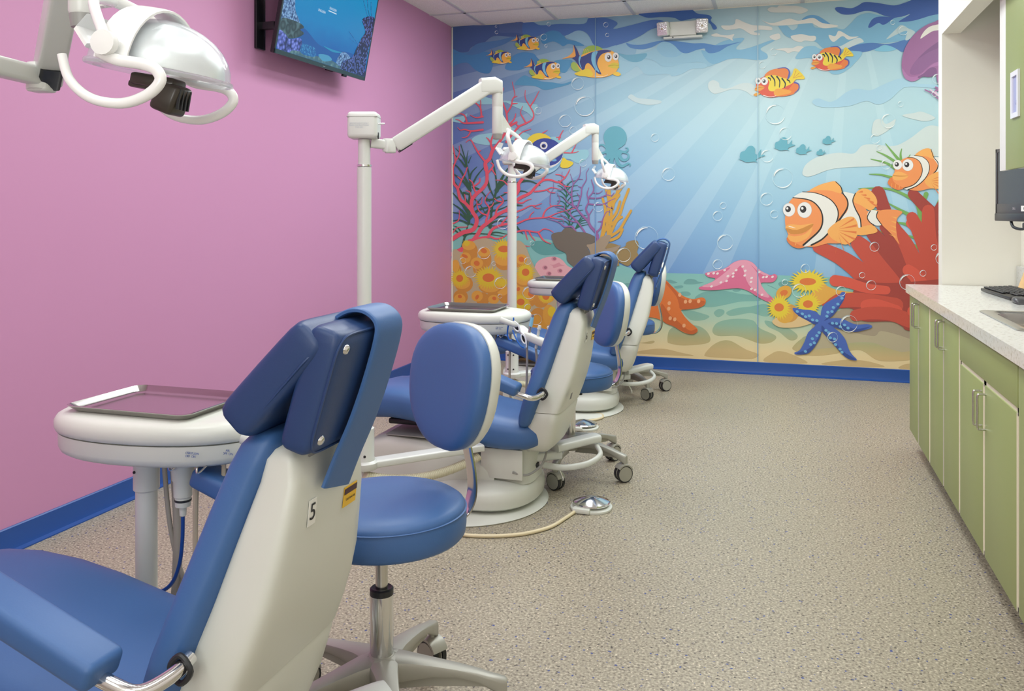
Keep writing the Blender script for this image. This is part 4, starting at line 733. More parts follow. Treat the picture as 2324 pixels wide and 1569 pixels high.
# bubbles
for reg, cx, cy, r in [(t[0], *t[1:]) for t in (('A', 1615, 830, 78), ('A', 1705, 1112, 125), ('A', 1457, 1298, 77), ('A', 1117, 1170, 45), ('A', 1190, 248, 40), ('A', 1218, 357, 18), ('A', 1253, 85, 25), ('A', 1968, 93, 30), ('A', 1985, 222, 22), ('A', 598, 188, 20), ('A', 592, 115, 12), ('A', 1560, 1415, 45), ('A', 1800, 1437, 38),
        ('B', 1970, 652, 45), ('B', 1828, 817, 45), ('B', 1988, 1435, 125), ('C', 1712, 388, 58), ('C', 1580, 285, 28), ('C', 2137, 992, 58), ('C', 2105, 1180, 35), ('C', 1680, 1308, 35), ('C', 1525, 1520, 90),
        ('D', 813, 290, 50), ('D', 982, 748, 82), ('D', 2220, 520, 78), ('D', 1668, 1142, 40), ('D', 1600, 1272, 60), ('D', 105, 1160, 60), ('D', 2212, 1060, 80), ('D', 708, 1549, 145), ('E', 235, 240, 80), ('E', 200, 795, 125), ('E', 95, 1250, 50), ('E', 1360, 305, 60), ('E', 1495, 628, 60), ('E', 1412, 412, 32), ('E', 2195, 1490, 40),
        ('F', 1135, 137, 82), ('F', 1057, 367, 50), ('F', 75, 270, 72), ('F', 1760, 555, 30), ('G', 1127, 185, 48), ('G', 1748, 192, 30), ('G', 998, 482, 30), ('G', 1092, 587, 50), ('G', 1634, 462, 32), ('G', 1470, 555, 80), ('G', 860, 990, 88), ('G', 690, 1130, 52), ('G', 403, 410, 45), ('G', 340, 643, 70), ('G', 777, 650, 52), ('G', 1840, 305, 72),
        ('I', 800, 830, 85), ('I', 1235, 1122, 33), ('K', 543, 300, 95), ('K', 215, 420, 48), ('K', 335, 590, 88), ('K', 1218, 425, 55), ('K', 693, 463, 32), ('K', 795, 765, 90), ('K', 1237, 918, 95), ('K', 1222, 1145, 55), ('K', 790, 970, 32), ('K', 1350, 1330, 85), ('H', 1690, 1000, 50), ('H', 1990, 1240, 55))]:
    f = Fig('printed_bubble', 36, reg=reg)
    def arc(a0, a1, w, c, rr=1.0):
        n = max(6, int(abs(a1-a0)/12)); pts = [(cx+r*rr*math.cos(math.radians(a0+(a1-a0)*i/n)), cy+r*rr*math.sin(math.radians(a0+(a1-a0)*i/n))) for i in range(n+1)]
        h = n//2; f.stroke(pts[:h+1], w*.3, w, c, 1); f.stroke(pts[h:], w, w*.3, c, 1)
    arc(0, 360, max(5, r*.05), (200, 228, 236)); arc(190, 275, max(6, r*.15), (250, 250, 244), .88); arc(20, 120, max(6, r*.10), (250, 250, 244), .98); f.done()
# seams of the paper
f = Fig('paper_seam', 37)
for u in (1352, 1720): 
    a = wp(u, 500); f.raw([(a[0]-.004, ZB), (a[0]+.004, ZB), (a[0]+.004, ZT), (a[0]-.004, ZT)], water_mat('paper_seam', (80, 120, 170), .22) if u else None)
f.done()
# ------------------------------------------------------------------ dental chairs: patient faces the purple wall, head towards the aisle
YC = [1.64, 4.24, 6.49]; XC = -1.4
CO = (XC, YC[0], 0)          # the chair was measured on the nearest unit; parts are moved to local coordinates
def sect(x, z, a, bw, e=4.5, y=1.64, dz=0, n=28):
    return ring((x, y, z), (1, 0, dz), (0, 1, 0), a, bw, n, e)
def make_chair(label, number=None):
    t = thing('dental_chair', label, 'dental chair', CO)
    # white moulded back shell, two pieces with a seam
    b = NB(); st = [(1.018, -.975, .012, .095), (1.012, -.975, .026, .120), (.995, -.974, .036, .136), (.95, -.972, .047, .146), (.88, -.985, .056, .165), (.80, -1.005, .064, .180), (.72, -1.026, .070, .197), (.65, -1.050, .073, .212), (.58, -1.078, .076, .224), (.515, -1.108, .08, .228)]
    loft(b, [sect(x, z, a, w, 7) for z, x, a, w in st]); shell = obj('back_shell', b, white, t, CO)
    b = NB(); st = [(.512, -1.109, .078, .225), (.50, -1.112, .083, .230), (.46, -1.125, .086, .226), (.41, -1.140, .088, .216), (.36, -1.155, .086, .198), (.325, -1.165, .078, .175), (.30, -1.174, .058, .14), (.29, -1.178, .03, .09)]
    loft(b, [sect(x, z, a, w, 5) for z, x, a, w in st]); obj('lower_cover', b, white, t, CO)
    # upholstered back cushion
    b = NB(); st = [(1.045, -1.015, .02, .10), (1.04, -1.02, .036, .128), (1.02, -1.028, .046, .146), (.98, -1.045, .05, .156), (.88, -1.078, .052, .182), (.78, -1.108, .052, .212), (.70, -1.132, .052, .238), (.62, -1.158, .052, .258), (.55, -1.180, .05, .264), (.49, -1.198, .048, .258), (.455, -1.208, .04, .248), (.44, -1.212, .025, .235)]
    loft(b, [sect(x, z, a, w, 4) for z, x, a, w in st]); obj('back_cushion', b, vinyl, t, CO, angle=60)
    # seat and leg rest, one upholstered body
    b = NB(); st = [(-1.115, .385, .425, .12), (-1.125, .35, .445, .17), (-1.15, .325, .462, .215), (-1.21, .305, .468, .245), (-1.32, .298, .482, .258), (-1.45, .305, .505, .262), (-1.58, .335, .532, .262), (-1.70, .372, .56, .258), (-1.82, .402, .582, .25), (-1.94, .412, .592, .242), (-2.05, .404, .586, .236), (-2.14, .385, .562, .228), (-2.21, .372, .525, .215), (-2.255, .378, .485, .19), (-2.272, .40, .455, .15)]
    R = []
    for x, z0, z1, w in st:
        r = ring((x, 1.64, (z0+z1)/2), (0, 1, 0), (0, 0, 1), w, (z1-z0)/2, 32, 3.2)
        for p in r:
            if p.z > (z0+z1)/2: p.z -= .022*math.exp(-((p.y-1.64)/.13)**2)*min(1, (z1-z0)/.13)
        R.append(r)
    loft(b, R); obj('seat_cushion', b, vinyl, t, CO, angle=60)
    b = NB(); box(b, (-1.5, 1.64, .318), (.5, .3, .04), .01); box(b, (-1.75, 1.64, .385), (.5, .22, .03), .01); obj('seat_frame', b, dark, t, CO)
    # arms
    for s in (-1, 1):
        b = NB(); y = 1.64+s*.262
        tube(b, [(-1.10, y-s*.02, .63), (-1.105, y+s*.03, .618), (-1.13, y+s*.085, .612), (-1.18, y+s*.1, .626), (-1.30, y+s*.1, .662)], .0145, 14); arm = obj('arm_bar', b, chrome, t, CO)
        b = NB(); M = rot('Y', 19.5); box(b, (-1.37, 1.64+s*.362, .710), (.375, .094, .056), .016, 4, M); obj('armrest', b, vinyl, t, CO, angle=60)
        b = NB(); tube(b, [(-1.104, y+s*.006, .645), (-1.08, y+s*.006, .618), (-1.104, y+s*.006, .591), (-1.128, y+s*.006, .618)], .006, 8, 5, True); obj('arm_socket', b, dark, t, CO)
    # headrest: rear pad, front cushion, draped flap, plated studs, bracket
    b = NB(); u = Vector((.082, 0, .266)).normalized(); nrm = Vector((u.z, 0, -u.x)); c0 = Vector((-.932, 1.64, 1.018)); L_ = .262
    def pad(b, c0, u, nrm, L_, hw, ht, taper=0, n=28, e=4.2):
        R = []
        for i, (q, k) in enumerate(((0, .35), (.012, .72), (.04, .93), (.1, 1), (.25, 1.02), (.5, 1.03), (.75, 1.02), (.88, 1), (.95, .93), (.985, .74), (1, .35))):
            kk = k**.6
            R.append(ring(c0+u*(L_*q), nrm, (0, 1, 0), ht*k*(1-taper*q), hw*(.84+.16*kk)*(1-taper*.6*q), n, 6.5))
        loft(b, R)
    pad(b, c0, u, nrm, L_, .126, .040); obj('headrest_pad', b, vinyl_shaded, t, CO, angle=60)
    b = NB(); R = ring(c0+u*(L_*.5)+nrm*.034, u, (0, 1, 0), L_*.485, .1215, 40, 7); tube(b, [p for p in R], .0032, 6, 1, True); obj('piping', b, vinyl_shaded, t, CO)
    b = NB(); u2 = Vector((.20, 0, .215)).normalized(); n2 = Vector((u2.z, 0, -u2.x)); c1 = Vector((-1.068, 1.64, 1.065)); pad(b, c1, u2, n2, .268, .140, .050, .10); fc = obj('head_cushion', b, vinyl_shaded, t, CO, angle=60)
    b = NB(); R = ring(c1+u2*.132+n2*.030, u2, (0, 1, 0), .126, .134, 40, 6); tube(b, [p for p in R], .003, 6, 1, True); obj('piping', b, vinyl_shaded, fc, CO)
    b = NB(); tube(b, [(-.925, 1.70, 1.240), (-.905, 1.70, 1.272), (-.870, 1.70, 1.290), (-.834, 1.70, 1.287), (-.809, 1.70, 1.262), (-.812, 1.698, 1.22), (-.836, 1.69, 1.13), (-.862, 1.68, 1.05), (-.888, 1.665, .98), (-.909, 1.65, .915)], .006, 20, 6, flat=.060, e=5, up=(1, 0, 0)); obj('headrest_flap', b, vinyl, t, CO, label='long vinyl strap draped over the headrest')
    b = NB()
    for yy in (-.092, .092):
        for q in (.13, .87):
            p = c0+u*(L_*q)+nrm*.0405; lathe(b, [(.001, .004), (.007, .0035), (.010, .001), (.011, -.003)], p+Vector((0, yy, 0)), 14, nrm.to_track_quat('Z', 'Y').to_matrix())
    o = obj('plated_stud', b, chrome, t, CO); o['kind'] = 'stuff'
    b = NB(); box(b, (-.935, 1.64, 1.03), (.02, .11, .10), .006, 2, rot('Y', 16)); box(b, (-.95, 1.64, 1.012), (.055, .075, .02), .006); obj('headrest_bracket', b, grey_plastic, t, CO)
    for o in t.children:
        if o.name.split('.')[0] in ('headrest_pad', 'piping', 'head_cushion', 'headrest_flap', 'plated_stud', 'headrest_bracket'): o.location.y -= .028
    # base
    b = NB(); lathe(b, [(.30, 0), (.43, 0), (.435, .006), (.42, .014), (.2, .016)], (-1.585, 1.60, 0), 56, sy=1.02); obj('floor_plate', b, white, t, CO)
    b = NB(); R = []
    for z, k in ((.028, .93), (.04, .985), (.07, 1), (.105, .985), (.125, .93), (.138, .84), (.146, .7), (.15, .5), (.152, .2)):
        R.append(ring((-1.47-.02*(1-k), 1.64, z), (1, 0, 0), (0, 1, 0), .285*k, .325*k, 44, 2.4))
    loft(b, R); obj('base_cover', b, white, t, CO)
    b = NB(); R = []
    for z, x, a, w in ((.13, -1.40, .20, .17), (.18, -1.37, .15, .14), (.25, -1.35, .14, .13), (.33, -1.36, .15, .14)): R.append(ring((x, 1.64, z), (1, 0, 0), (0, 1, 0), a, w, 28, 4))
    loft(b, R); obj('lift_column', b, white, t, CO)
    b = NB(); box(b, (-1.34, 1.46, .235), (.22, .012, .15), .004); obj('side_cover', b, white, t, CO)
    b = NB(); R = []
    for x, z0, z1, w in ((-1.38, .02, .20, .16), (-1.50, .02, .26, .19), (-1.62, .02, .31, .21), (-1.95, .02, .335, .21), (-2.05, .03, .31, .20)): R.append(ring((x, 1.62, (z0+z1)/2), (0, 1, 0), (0, 0, 1), w, (z1-z0)/2, 28, 7))
    loft(b, R); obj('utility_cover', b, white, t, CO)
    b = NB(); box(b, (-1.79, 1.62, .338), (.36, .36, .006), .002); obj('cover_lid', b, grey_plastic, t, CO)
    # assistant arm folded behind the back
    b = NB(); box(b, (-1.245, 1.61, .305), (.07, .16, .04), .008); tube(b, [(-1.26, 1.68, .215), (-1.13, 1.80, .21)], .022, 16, 1, flat=.035, e=5); obj('assistant_arm', b, white_metal, t, CO)
    b = NB(); tube(b, [(-1.15, 1.77, .25), (-1.00, 1.95, .262), (-.965, 1.99, .262)], .022, 20, 4, flat=.042, e=4); a2 = obj('assistant_link', b, white_metal, t, CO)
    b = NB(); tube(b, [(-1.19, 1.70, .175), (-1.08, 1.70, .17), (-.97, 1.77, .18), (-.925, 1.88, .20), (-.96, 1.96, .225)], .016, 14, 6, flat=.013); obj('handle', b, white_metal, a2, CO)
    b = NB(); box(b, (-1.24, 1.68, .175), (.06, .04, .03), .004); obj('arm_bracket', b, dark, a2, CO)
    b = NB(); tube(b, [(-1.14, 1.60, .30), (-1.15, 1.54, .23), (-1.21, 1.48, .185), (-1.28, 1.45, .20)], .006, 8); obj('cable', b, grey_plastic, t, CO)
    b = NB(); tube(b, [(-1.12, 1.74, .16), (-1.10, 1.74, .12), (-1.095, 1.745, .09)], .006, 10); obj('lever', b, chrome, a2, CO)
    return t
def back_point(z, dy):            # a point of the rear face of the back shell
    st = [(1.0, -.974, .037), (.95, -.972, .047), (.88, -.985, .056), (.80, -1.003, .064), (.72, -1.022, .070), (.65, -1.042, .073), (.58, -1.062, .076)]
    for (z1, x1, a1), (z0, x0, a0) in zip(st, st[1:]):
        if z0 <= z <= z1:
            k = (z-z0)/(z1-z0); return Vector((x0+a0+(x1+a1-x0-a0)*k, 1.64+dy, z))
def sticker(parent, z, dy, w, h, m, name, proud=.0012):
    p = back_point(z, dy)-Vector(CO); p1 = back_point(z+h/2, dy); p0 = back_point(z-h/2, dy); ang = math.atan2(p1.x-p0.x, h)
    b = NB(); box(b, (0, 0, 0), (.0012, w, h)); bmesh.ops.rotate(b, verts=b.verts, matrix=Matrix.Rotation(ang, 3, 'Y')); bmesh.ops.translate(b, verts=b.verts, vec=p+Vector((proud, 0, 0)))
    o = obj(name, b, m, parent); return p, ang, o
paper = mat('label_paper', (238, 238, 232), .5); yellow = mat('warning_yellow', (238, 190, 50), .45); maroon = mat('warning_dark_band', (70, 36, 48), .45); inkb = mat('black_lettering', (34, 36, 40), .5)
def lettering(parent, txt, size, p, ang, m, name='lettering', dy=0, dz=0, proud=.003, rxz=None):
    me = text_mesh(txt, size, .0002); M = Matrix(((0, 0, 1), (1, 0, 0), (0, 1, 0)))     # text x -> y, text y -> z, facing +x
    R = Matrix.Rotation(ang, 3, 'Y')
    me.transform(M.to_4x4()); me.transform(R.to_4x4()); me.transform(Matrix.Translation(p+Vector((proud, dy, dz)))); me.name = name
    return obj(name, me, m, parent)
proto = make_chair('nearest dental chair, white back shell numbered 5, cut off by the left edge')
chairs = [proto]
for i in (1, 2):
    c = dup(proto); c.location = (XC, YC[i], 0); chairs.append(c)
chairs[1]['label'] = 'middle dental chair, blue upholstery, behind the first rolling stool'
chairs[2]['label'] = 'farthest dental chair, blue upholstery, nearest the fish mural'
for c in chairs: c['group'] = 'dental chairs in a row along the purple wall'
chairs[2].rotation_euler.z = math.radians(7); chairs[2].location.y -= .05
for i in (0, 1):
    p, a, lab = sticker(chairs[i], .877, -.08, .030, .055, paper, 'number_label'); lettering(lab, '5' if i == 0 else '6', .05, p, a, inkb, 'lettering')
    p, a, lab = sticker(chairs[i], .862, .085, .058, .046, yellow, 'warning_label'); q, a, _ = sticker(lab, .874, .085, .056, .013, maroon, 'dark_band', .0022)
    lettering(lab, 'ATTENTION', .009, q, a, yellow, 'lettering', proud=.0015); lettering(lab, 'CAUTION USE', .0065, p, a, inkb, 'lettering', dz=-.007); 
    if i: p, a, _ = sticker(chairs[i], .60, -.19, .03, .03, mat('grey_label', (90, 92, 92), .4), 'grey_label')

# ------------------------------------------------------------------ post-mounted dental lights
glass = mat('clear_shield', (240, 246, 250), .06, 0, .5, Transmission_Weight=.72, IOR=1.2)
glass.node_tree.nodes['Principled BSDF'].inputs['Alpha'].default_value = .55
reflector = mat('silver_reflector', (236, 240, 240), .3, .55)
white_gloss = mat('white_gloss', (240, 240, 238), .2)
lamp_dark = mat('lamp_housing_dark', (66, 60, 52), .3)
def make_head(t, H, O, ry=12, rz=0):
    """light head at H; long axis along y, handles at both ends"""
    M = (Matrix.Rotation(math.radians(rz), 3, 'Z') @ Matrix.Rotation(math.radians(ry), 3, 'Y'))
    def place(b): 
        for v in b.verts: v.co = M @ v.co + Vector(H)
        return b
    # dome: elongated shell, open below
    def dome(ax, ay, h, z0, seg=36, rows=8, thick=.004, x0=0):
        b = NB(); R = []
        for k in list(range(rows+1)):
            a = PI/2*k/rows; rr = math.cos(a); R.append([Vector((x0+ax*max(rr, .02)*math.cos(2*PI*i/seg), ay*max(rr, .02)*math.sin(2*PI*i/seg), z0+h*math.sin(a))) for i in range(seg)])
        loft(b, R, False); return b
    hd = obj('lamp_reflector', place(dome(.116, .100, .084, -.008)), reflector, t, O, angle=70)
    b = dome(.127, .110, .095, -.012); sh = obj('clear_shield', place(b), glass, hd, O, angle=70)
    b = NB(); tube(b, [(.130*math.cos(a), .113*math.sin(a), -.014) for a in [2*PI*i/32 for i in range(32)]], .005, 8, 1, True, flat=.0022); obj('shield_rim', place(b), glass, hd, O)
    b = NB(); tube(b, [(-.02, .120*math.cos(a), -.012+.110*math.sin(a)) for a in [PI*i/20 for i in range(21)]], .0042, 16, 1, flat=.030, e=4, up=(0, 0, 1)); obj('lamp_band', place(b), white_gloss, t, O)
    for s in (-1, 1):
        b = NB(); y = s*.132
        tube(b, [(-.035, y, -.004), (.0, y, -.012), (.045, y, -.012), (.072, y, -.018), (.082, y, -.036), (.062, y, -.062), (.02, y, -.082), (-.035, y, -.082), (-.078, y, -.058), (-.10, y, -.018)], [.009, .010, .010, .010, .010, .0095, .009, .0085, .008, .007], 14, 6, flat=.0085); obj('lamp_handle', place(b), white_gloss, t, O)
        b = NB(); lathe(b, [(.001, 0), (.018, .002), (.021, .01), (.021, .022), (.001, .024)], (-.02, s*.128-.0, .012), 18, rot('X', 90)); obj('pivot_knob', place(b), white_gloss, t, O)
    b = NB(); box(b, (0, 0, -.03), (.085, .05, .022), .006); box(b, (.03, .0, -.055), (.045, .055, .055), .008, 3, rot('Y', 12)); box(b, (-.02, 0, -.04), (.06, .03, .012), .004)
    lh = obj('bulb_housing', place(b), lamp_dark, t, O)
    b = NB()
    for k in range(4): box(b, (.0545, -.018+.012*k, -.055), (.004, .004, .036))
    o = obj('cooling_slot', place(b), dark, lh, O); o['kind'] = 'stuff'
    # back plate on the rear of the head
    b = NB(); R = []
    for x, z, w in ((-.118, .012, .05), (-.148, .040, .045), (-.138, .066, .035)): R.append(ring((x, 0, z), (.5, 0, .8), (0, 1, 0), .006, w, 12, 5))
    loft(b, R); obj('rear_guard', place(b), white_gloss, t, O)
    return M
def make_light(label, base, hinge, top, drop, head, ry=12, rz=0, arm_to=None, link=False):
    O = (base[0], base[1], 0); t = thing('dental_light', label, 'dental light', O)
    X, Y = base
    # post, socket and the arm that ties it to the chair
    b = NB(); lathe(b, [(.033, .40), (.033, 1.70), (.030, 1.703)], (X, Y, 0), 28); obj('post', b, white_metal, t, O)
    b = NB(); lathe(b, [(.0305, 1.704), (.034, 1.706), (.034, 1.714), (.0305, 1.716)], (X, Y, 0), 28); obj('post_ring', b, chrome, t, O)
    b = NB(); lathe(b, [(.028, 1.716), (.028, 1.83)], (X, Y, 0), 24); obj('post_neck', b, white_metal, t, O)
    b = NB(); lathe(b, [(.05, .36), (.05, .365), (.046, .375), (.046, .505), (.036, .508)], (X, Y, 0), 28); lathe(b, [(.06, .32), (.064, .325), (.064, .35), (.052, .36)], (X, Y, 0), 28); sk = obj('post_socket', b, white_metal, t, O)
    for zz in (.385, .485):
        b = NB()
        for an in (-60, -110, 150): 
            a = math.radians(an); cyl(b, (X+.044*math.cos(a), Y+.044*math.sin(a), zz), (X+.0475*math.cos(a), Y+.0475*math.sin(a), zz), .006, 10)
        o = obj('set_screw', b, dark, sk, O); o['kind'] = 'stuff'
    if arm_to:
        b = NB(); tube(b, [(X, Y, .338), ((X+arm_to[0])/2, (Y+arm_to[1])/2, .338), (arm_to[0], arm_to[1], .338)], .017, 20, 1, flat=.042, e=6); obj('mounting_arm', b, white_metal, t, O)
        b = NB()
        n = 260; A = Vector((X+.02, Y-.03, .30)); Bp = Vector((arm_to[0], arm_to[1]-.02, .30))
        prof = []
        for i in range(n+1):
            q = i/n; c = A.lerp(Bp, q); c.z = .298-.055*math.sin(PI*q)**.8; prof.append(c)
        R = []
        for i, c in enumerate(prof):
            tt = (prof[min(i+1, n)]-prof[max(i-1, 0)]).normalized(); nn = Vector((0, 0, 1)); nn = (nn-tt*nn.dot(tt)).normalized(); R.append(ring(c, nn, tt.cross(nn), .022 if (i//2) % 2 else .018, .022 if (i//2) % 2 else .018, 14, 2))
        loft(b, R); obj('corrugated_hose', b, mat('ribbed_hose', (214, 208, 184), .5), t, O)
        b = NB(); cyl(b, (X, Y, 0), (X, Y, .33), .012, 14); obj('service_tube', b, white_metal, t, O)
    # transformer box
    b = NB(); box(b, (X, Y, 1.893), (.138, .12, .122), .018, 4, rot('Z', 17)); hb = obj('transformer_box', b, white_metal, t, O, angle=50)
    b = NB(); box(b, (X, Y, 1.930), (.1395, .1215, .0015), 0, 1, rot('Z', 17)); obj('seam_line', b, grey_plastic, hb, O)
    q = rot('Z', 17) @ Vector((.07, -.03, .02)); b = NB(); c = Vector((X, Y, 1.88))+q; cyl(b, c, c+rot('Z', 17) @ Vector((.03, 0, 0)), .004, 10); obj('toggle_switch', b, chrome, hb, O)
    c = Vector((X, Y, 1.845))+rot('Z', 17) @ Vector((.07, -.03, 0)); b = NB(); box(b, c, (.006, .012, .03), .002, 1, rot('Z', 17)); obj('rocker_switch', b, dark, hb, O)
    me = text_mesh('SERVICE LIGHT ONLY\nREAD INSTRUCTIONS\nFOR USE', .009, .0002); me.transform((Matrix.Translation((X, Y, 1.89)) @ Matrix.Rotation(math.radians(17), 4, 'Z') @ Matrix.Translation((-.012, -.0605, 0)) @ Matrix.Rotation(PI/2, 4, 'X'))); me.transform(Matrix.Translation(-Vector(O))); obj('lettering', me, mat('faint_grey_ink', (190, 196, 204), .5), hb)
    # arm
    Hn = Vector(hinge); Tn = Vector(top); P0 = Vector((X, Y, 1.815)); d = (Hn-P0); d.z = 0; dn = d.normalized()
    b = NB(); tube(b, [P0+dn*.03, Hn-dn*.015+Vector((0, 0, 0))], .022, 16, 1, flat=.02, e=5); lathe(b, [(.024, -.03), (.026, -.026), (.026, .026), (.024, .03)], Hn-dn*.03, 18); obj('swivel_link', b, white_metal, t, O)
    ad = (Tn-Hn); 
    side = Vector((-ad.y, ad.x, 0)).normalized(); up = ad.normalized().cross(side)*-1
    if up.z < 0: up = -up
    b = NB(); A0 = Hn; A1 = Tn
    R = [ring(A0+ad*k, up, side, .036*s_, .030*s_, 16, 7) for k, s_ in ((0, .8), (.02, 1), (.94, 1), (.97, .95), (1, .8))]; loft(b, R); obj('spring_arm', b, white_metal, t, O)
    b = NB(); R = [ring(A0+ad*k-up*.030, up, side, .010, .024, 12, 5) for k in (.005, .13)]; loft(b, R); obj('arm_end_cap', b, dark, t, O)
    b = NB(); box(b, Hn-dn*.02+Vector((0, 0, -.004)), (.05, .05, .064), .008, 3, Matrix.Rotation(math.atan2(dn.y, dn.x), 3, 'Z')); obj('elbow_joint', b, white_metal, t, O)
    D = Vector((drop[0], drop[1], 0)); hd = Vector((ad.x, ad.y, 0)).normalized()
    b = NB(); R = [ring(Tn-hd*.05+Vector((0, 0, -.012)), (0, 0, 1), side, .040, .031, 16, 6), ring(Tn+hd*.02+Vector((0, 0, -.004)), (0, 0, 1), side, .040, .032, 16, 6), ring(Vector((D.x, D.y, Tn.z-.012))+hd*.018, (0, 0, 1), side, .034, .03, 16, 4)]; loft(b, R); obj('arm_knuckle', b, white_metal, t, O)
    b = NB(); lathe(b, [(.024, Tn.z-.235), (.026, Tn.z-.23), (.026, Tn.z-.108), (.0255, Tn.z-.106), (.026, Tn.z-.104), (.026, Tn.z-.01), (.02, Tn.z+.012)], D, 22); obj('drop_tube', b, white_metal, t, O)
    b = NB(); lathe(b, [(.012, Tn.z-.262), (.021, Tn.z-.26), (.024, Tn.z-.24), (.024, Tn.z-.234)], D, 22); obj('tube_cap', b, grey_plastic, t, O)
    M = make_head(t, head, O, ry, rz)
    # gusset and yoke
    Hd = Vector(head); yd = Hd-D; yd.z = 0; yn = yd.normalized(); z1 = Tn.z-.20
    b = NB(); sd = Vector((-yn.y, yn.x, 0)); pts = [D+Vector((0, 0, Tn.z-.11)), D+Vector((0, 0, Tn.z-.225)), D+yn*.075+Vector((0, 0, Tn.z-.225)), D+yn*.085+Vector((0, 0, Tn.z-.205))]
    loft(b, [[p+sd*.008 for p in pts], [p-sd*.008 for p in pts]]); obj('gusset', b, white_metal, t, O)
    K = D+yn*.075+Vector((0, 0, Tn.z-.215))
    for s in (-1, 1):
        e = Hd + M @ Vector((-.02, s*.134, .012)); m = K.lerp(e, .45)+(M @ Vector((-.0, s*.05, 0)))+Vector((0, 0, .02))
        b = NB(); tube(b, [K-yn*.02, K+Vector((0, 0, .0)), m, e], [.012, .012, .011, .010], 14, 8, flat=.009); obj('yoke_arm', b, white_gloss, t, O)
    return t
L2 = make_light('dental light on a white post, middle one, beside the second chair', (-1.83, 3.53), (-1.715, 3.61, 1.806), (-1.335, 3.87, 2.108), (-1.305, 3.89), (-1.215, 4.05, 1.752), 9, arm_to=(-1.42, 3.97))
L3 = dup(L2); L3.location = (-1.83, 3.53+2.25, 0); L3['label'] = 'dental light on a white post, farthest one, in front of the branching coral print'
L1 = make_light('dental light in the upper left corner, its post outside the picture', (-1.53, 1.00), (-1.64, 1.575, 1.812), (-1.285, 1.315, 2.108), (-1.262, 1.295), (-1.076, 1.285, 1.764), 10, 10)
for l in (L1, L2, L3): l['group'] = 'post-mounted dental lights'

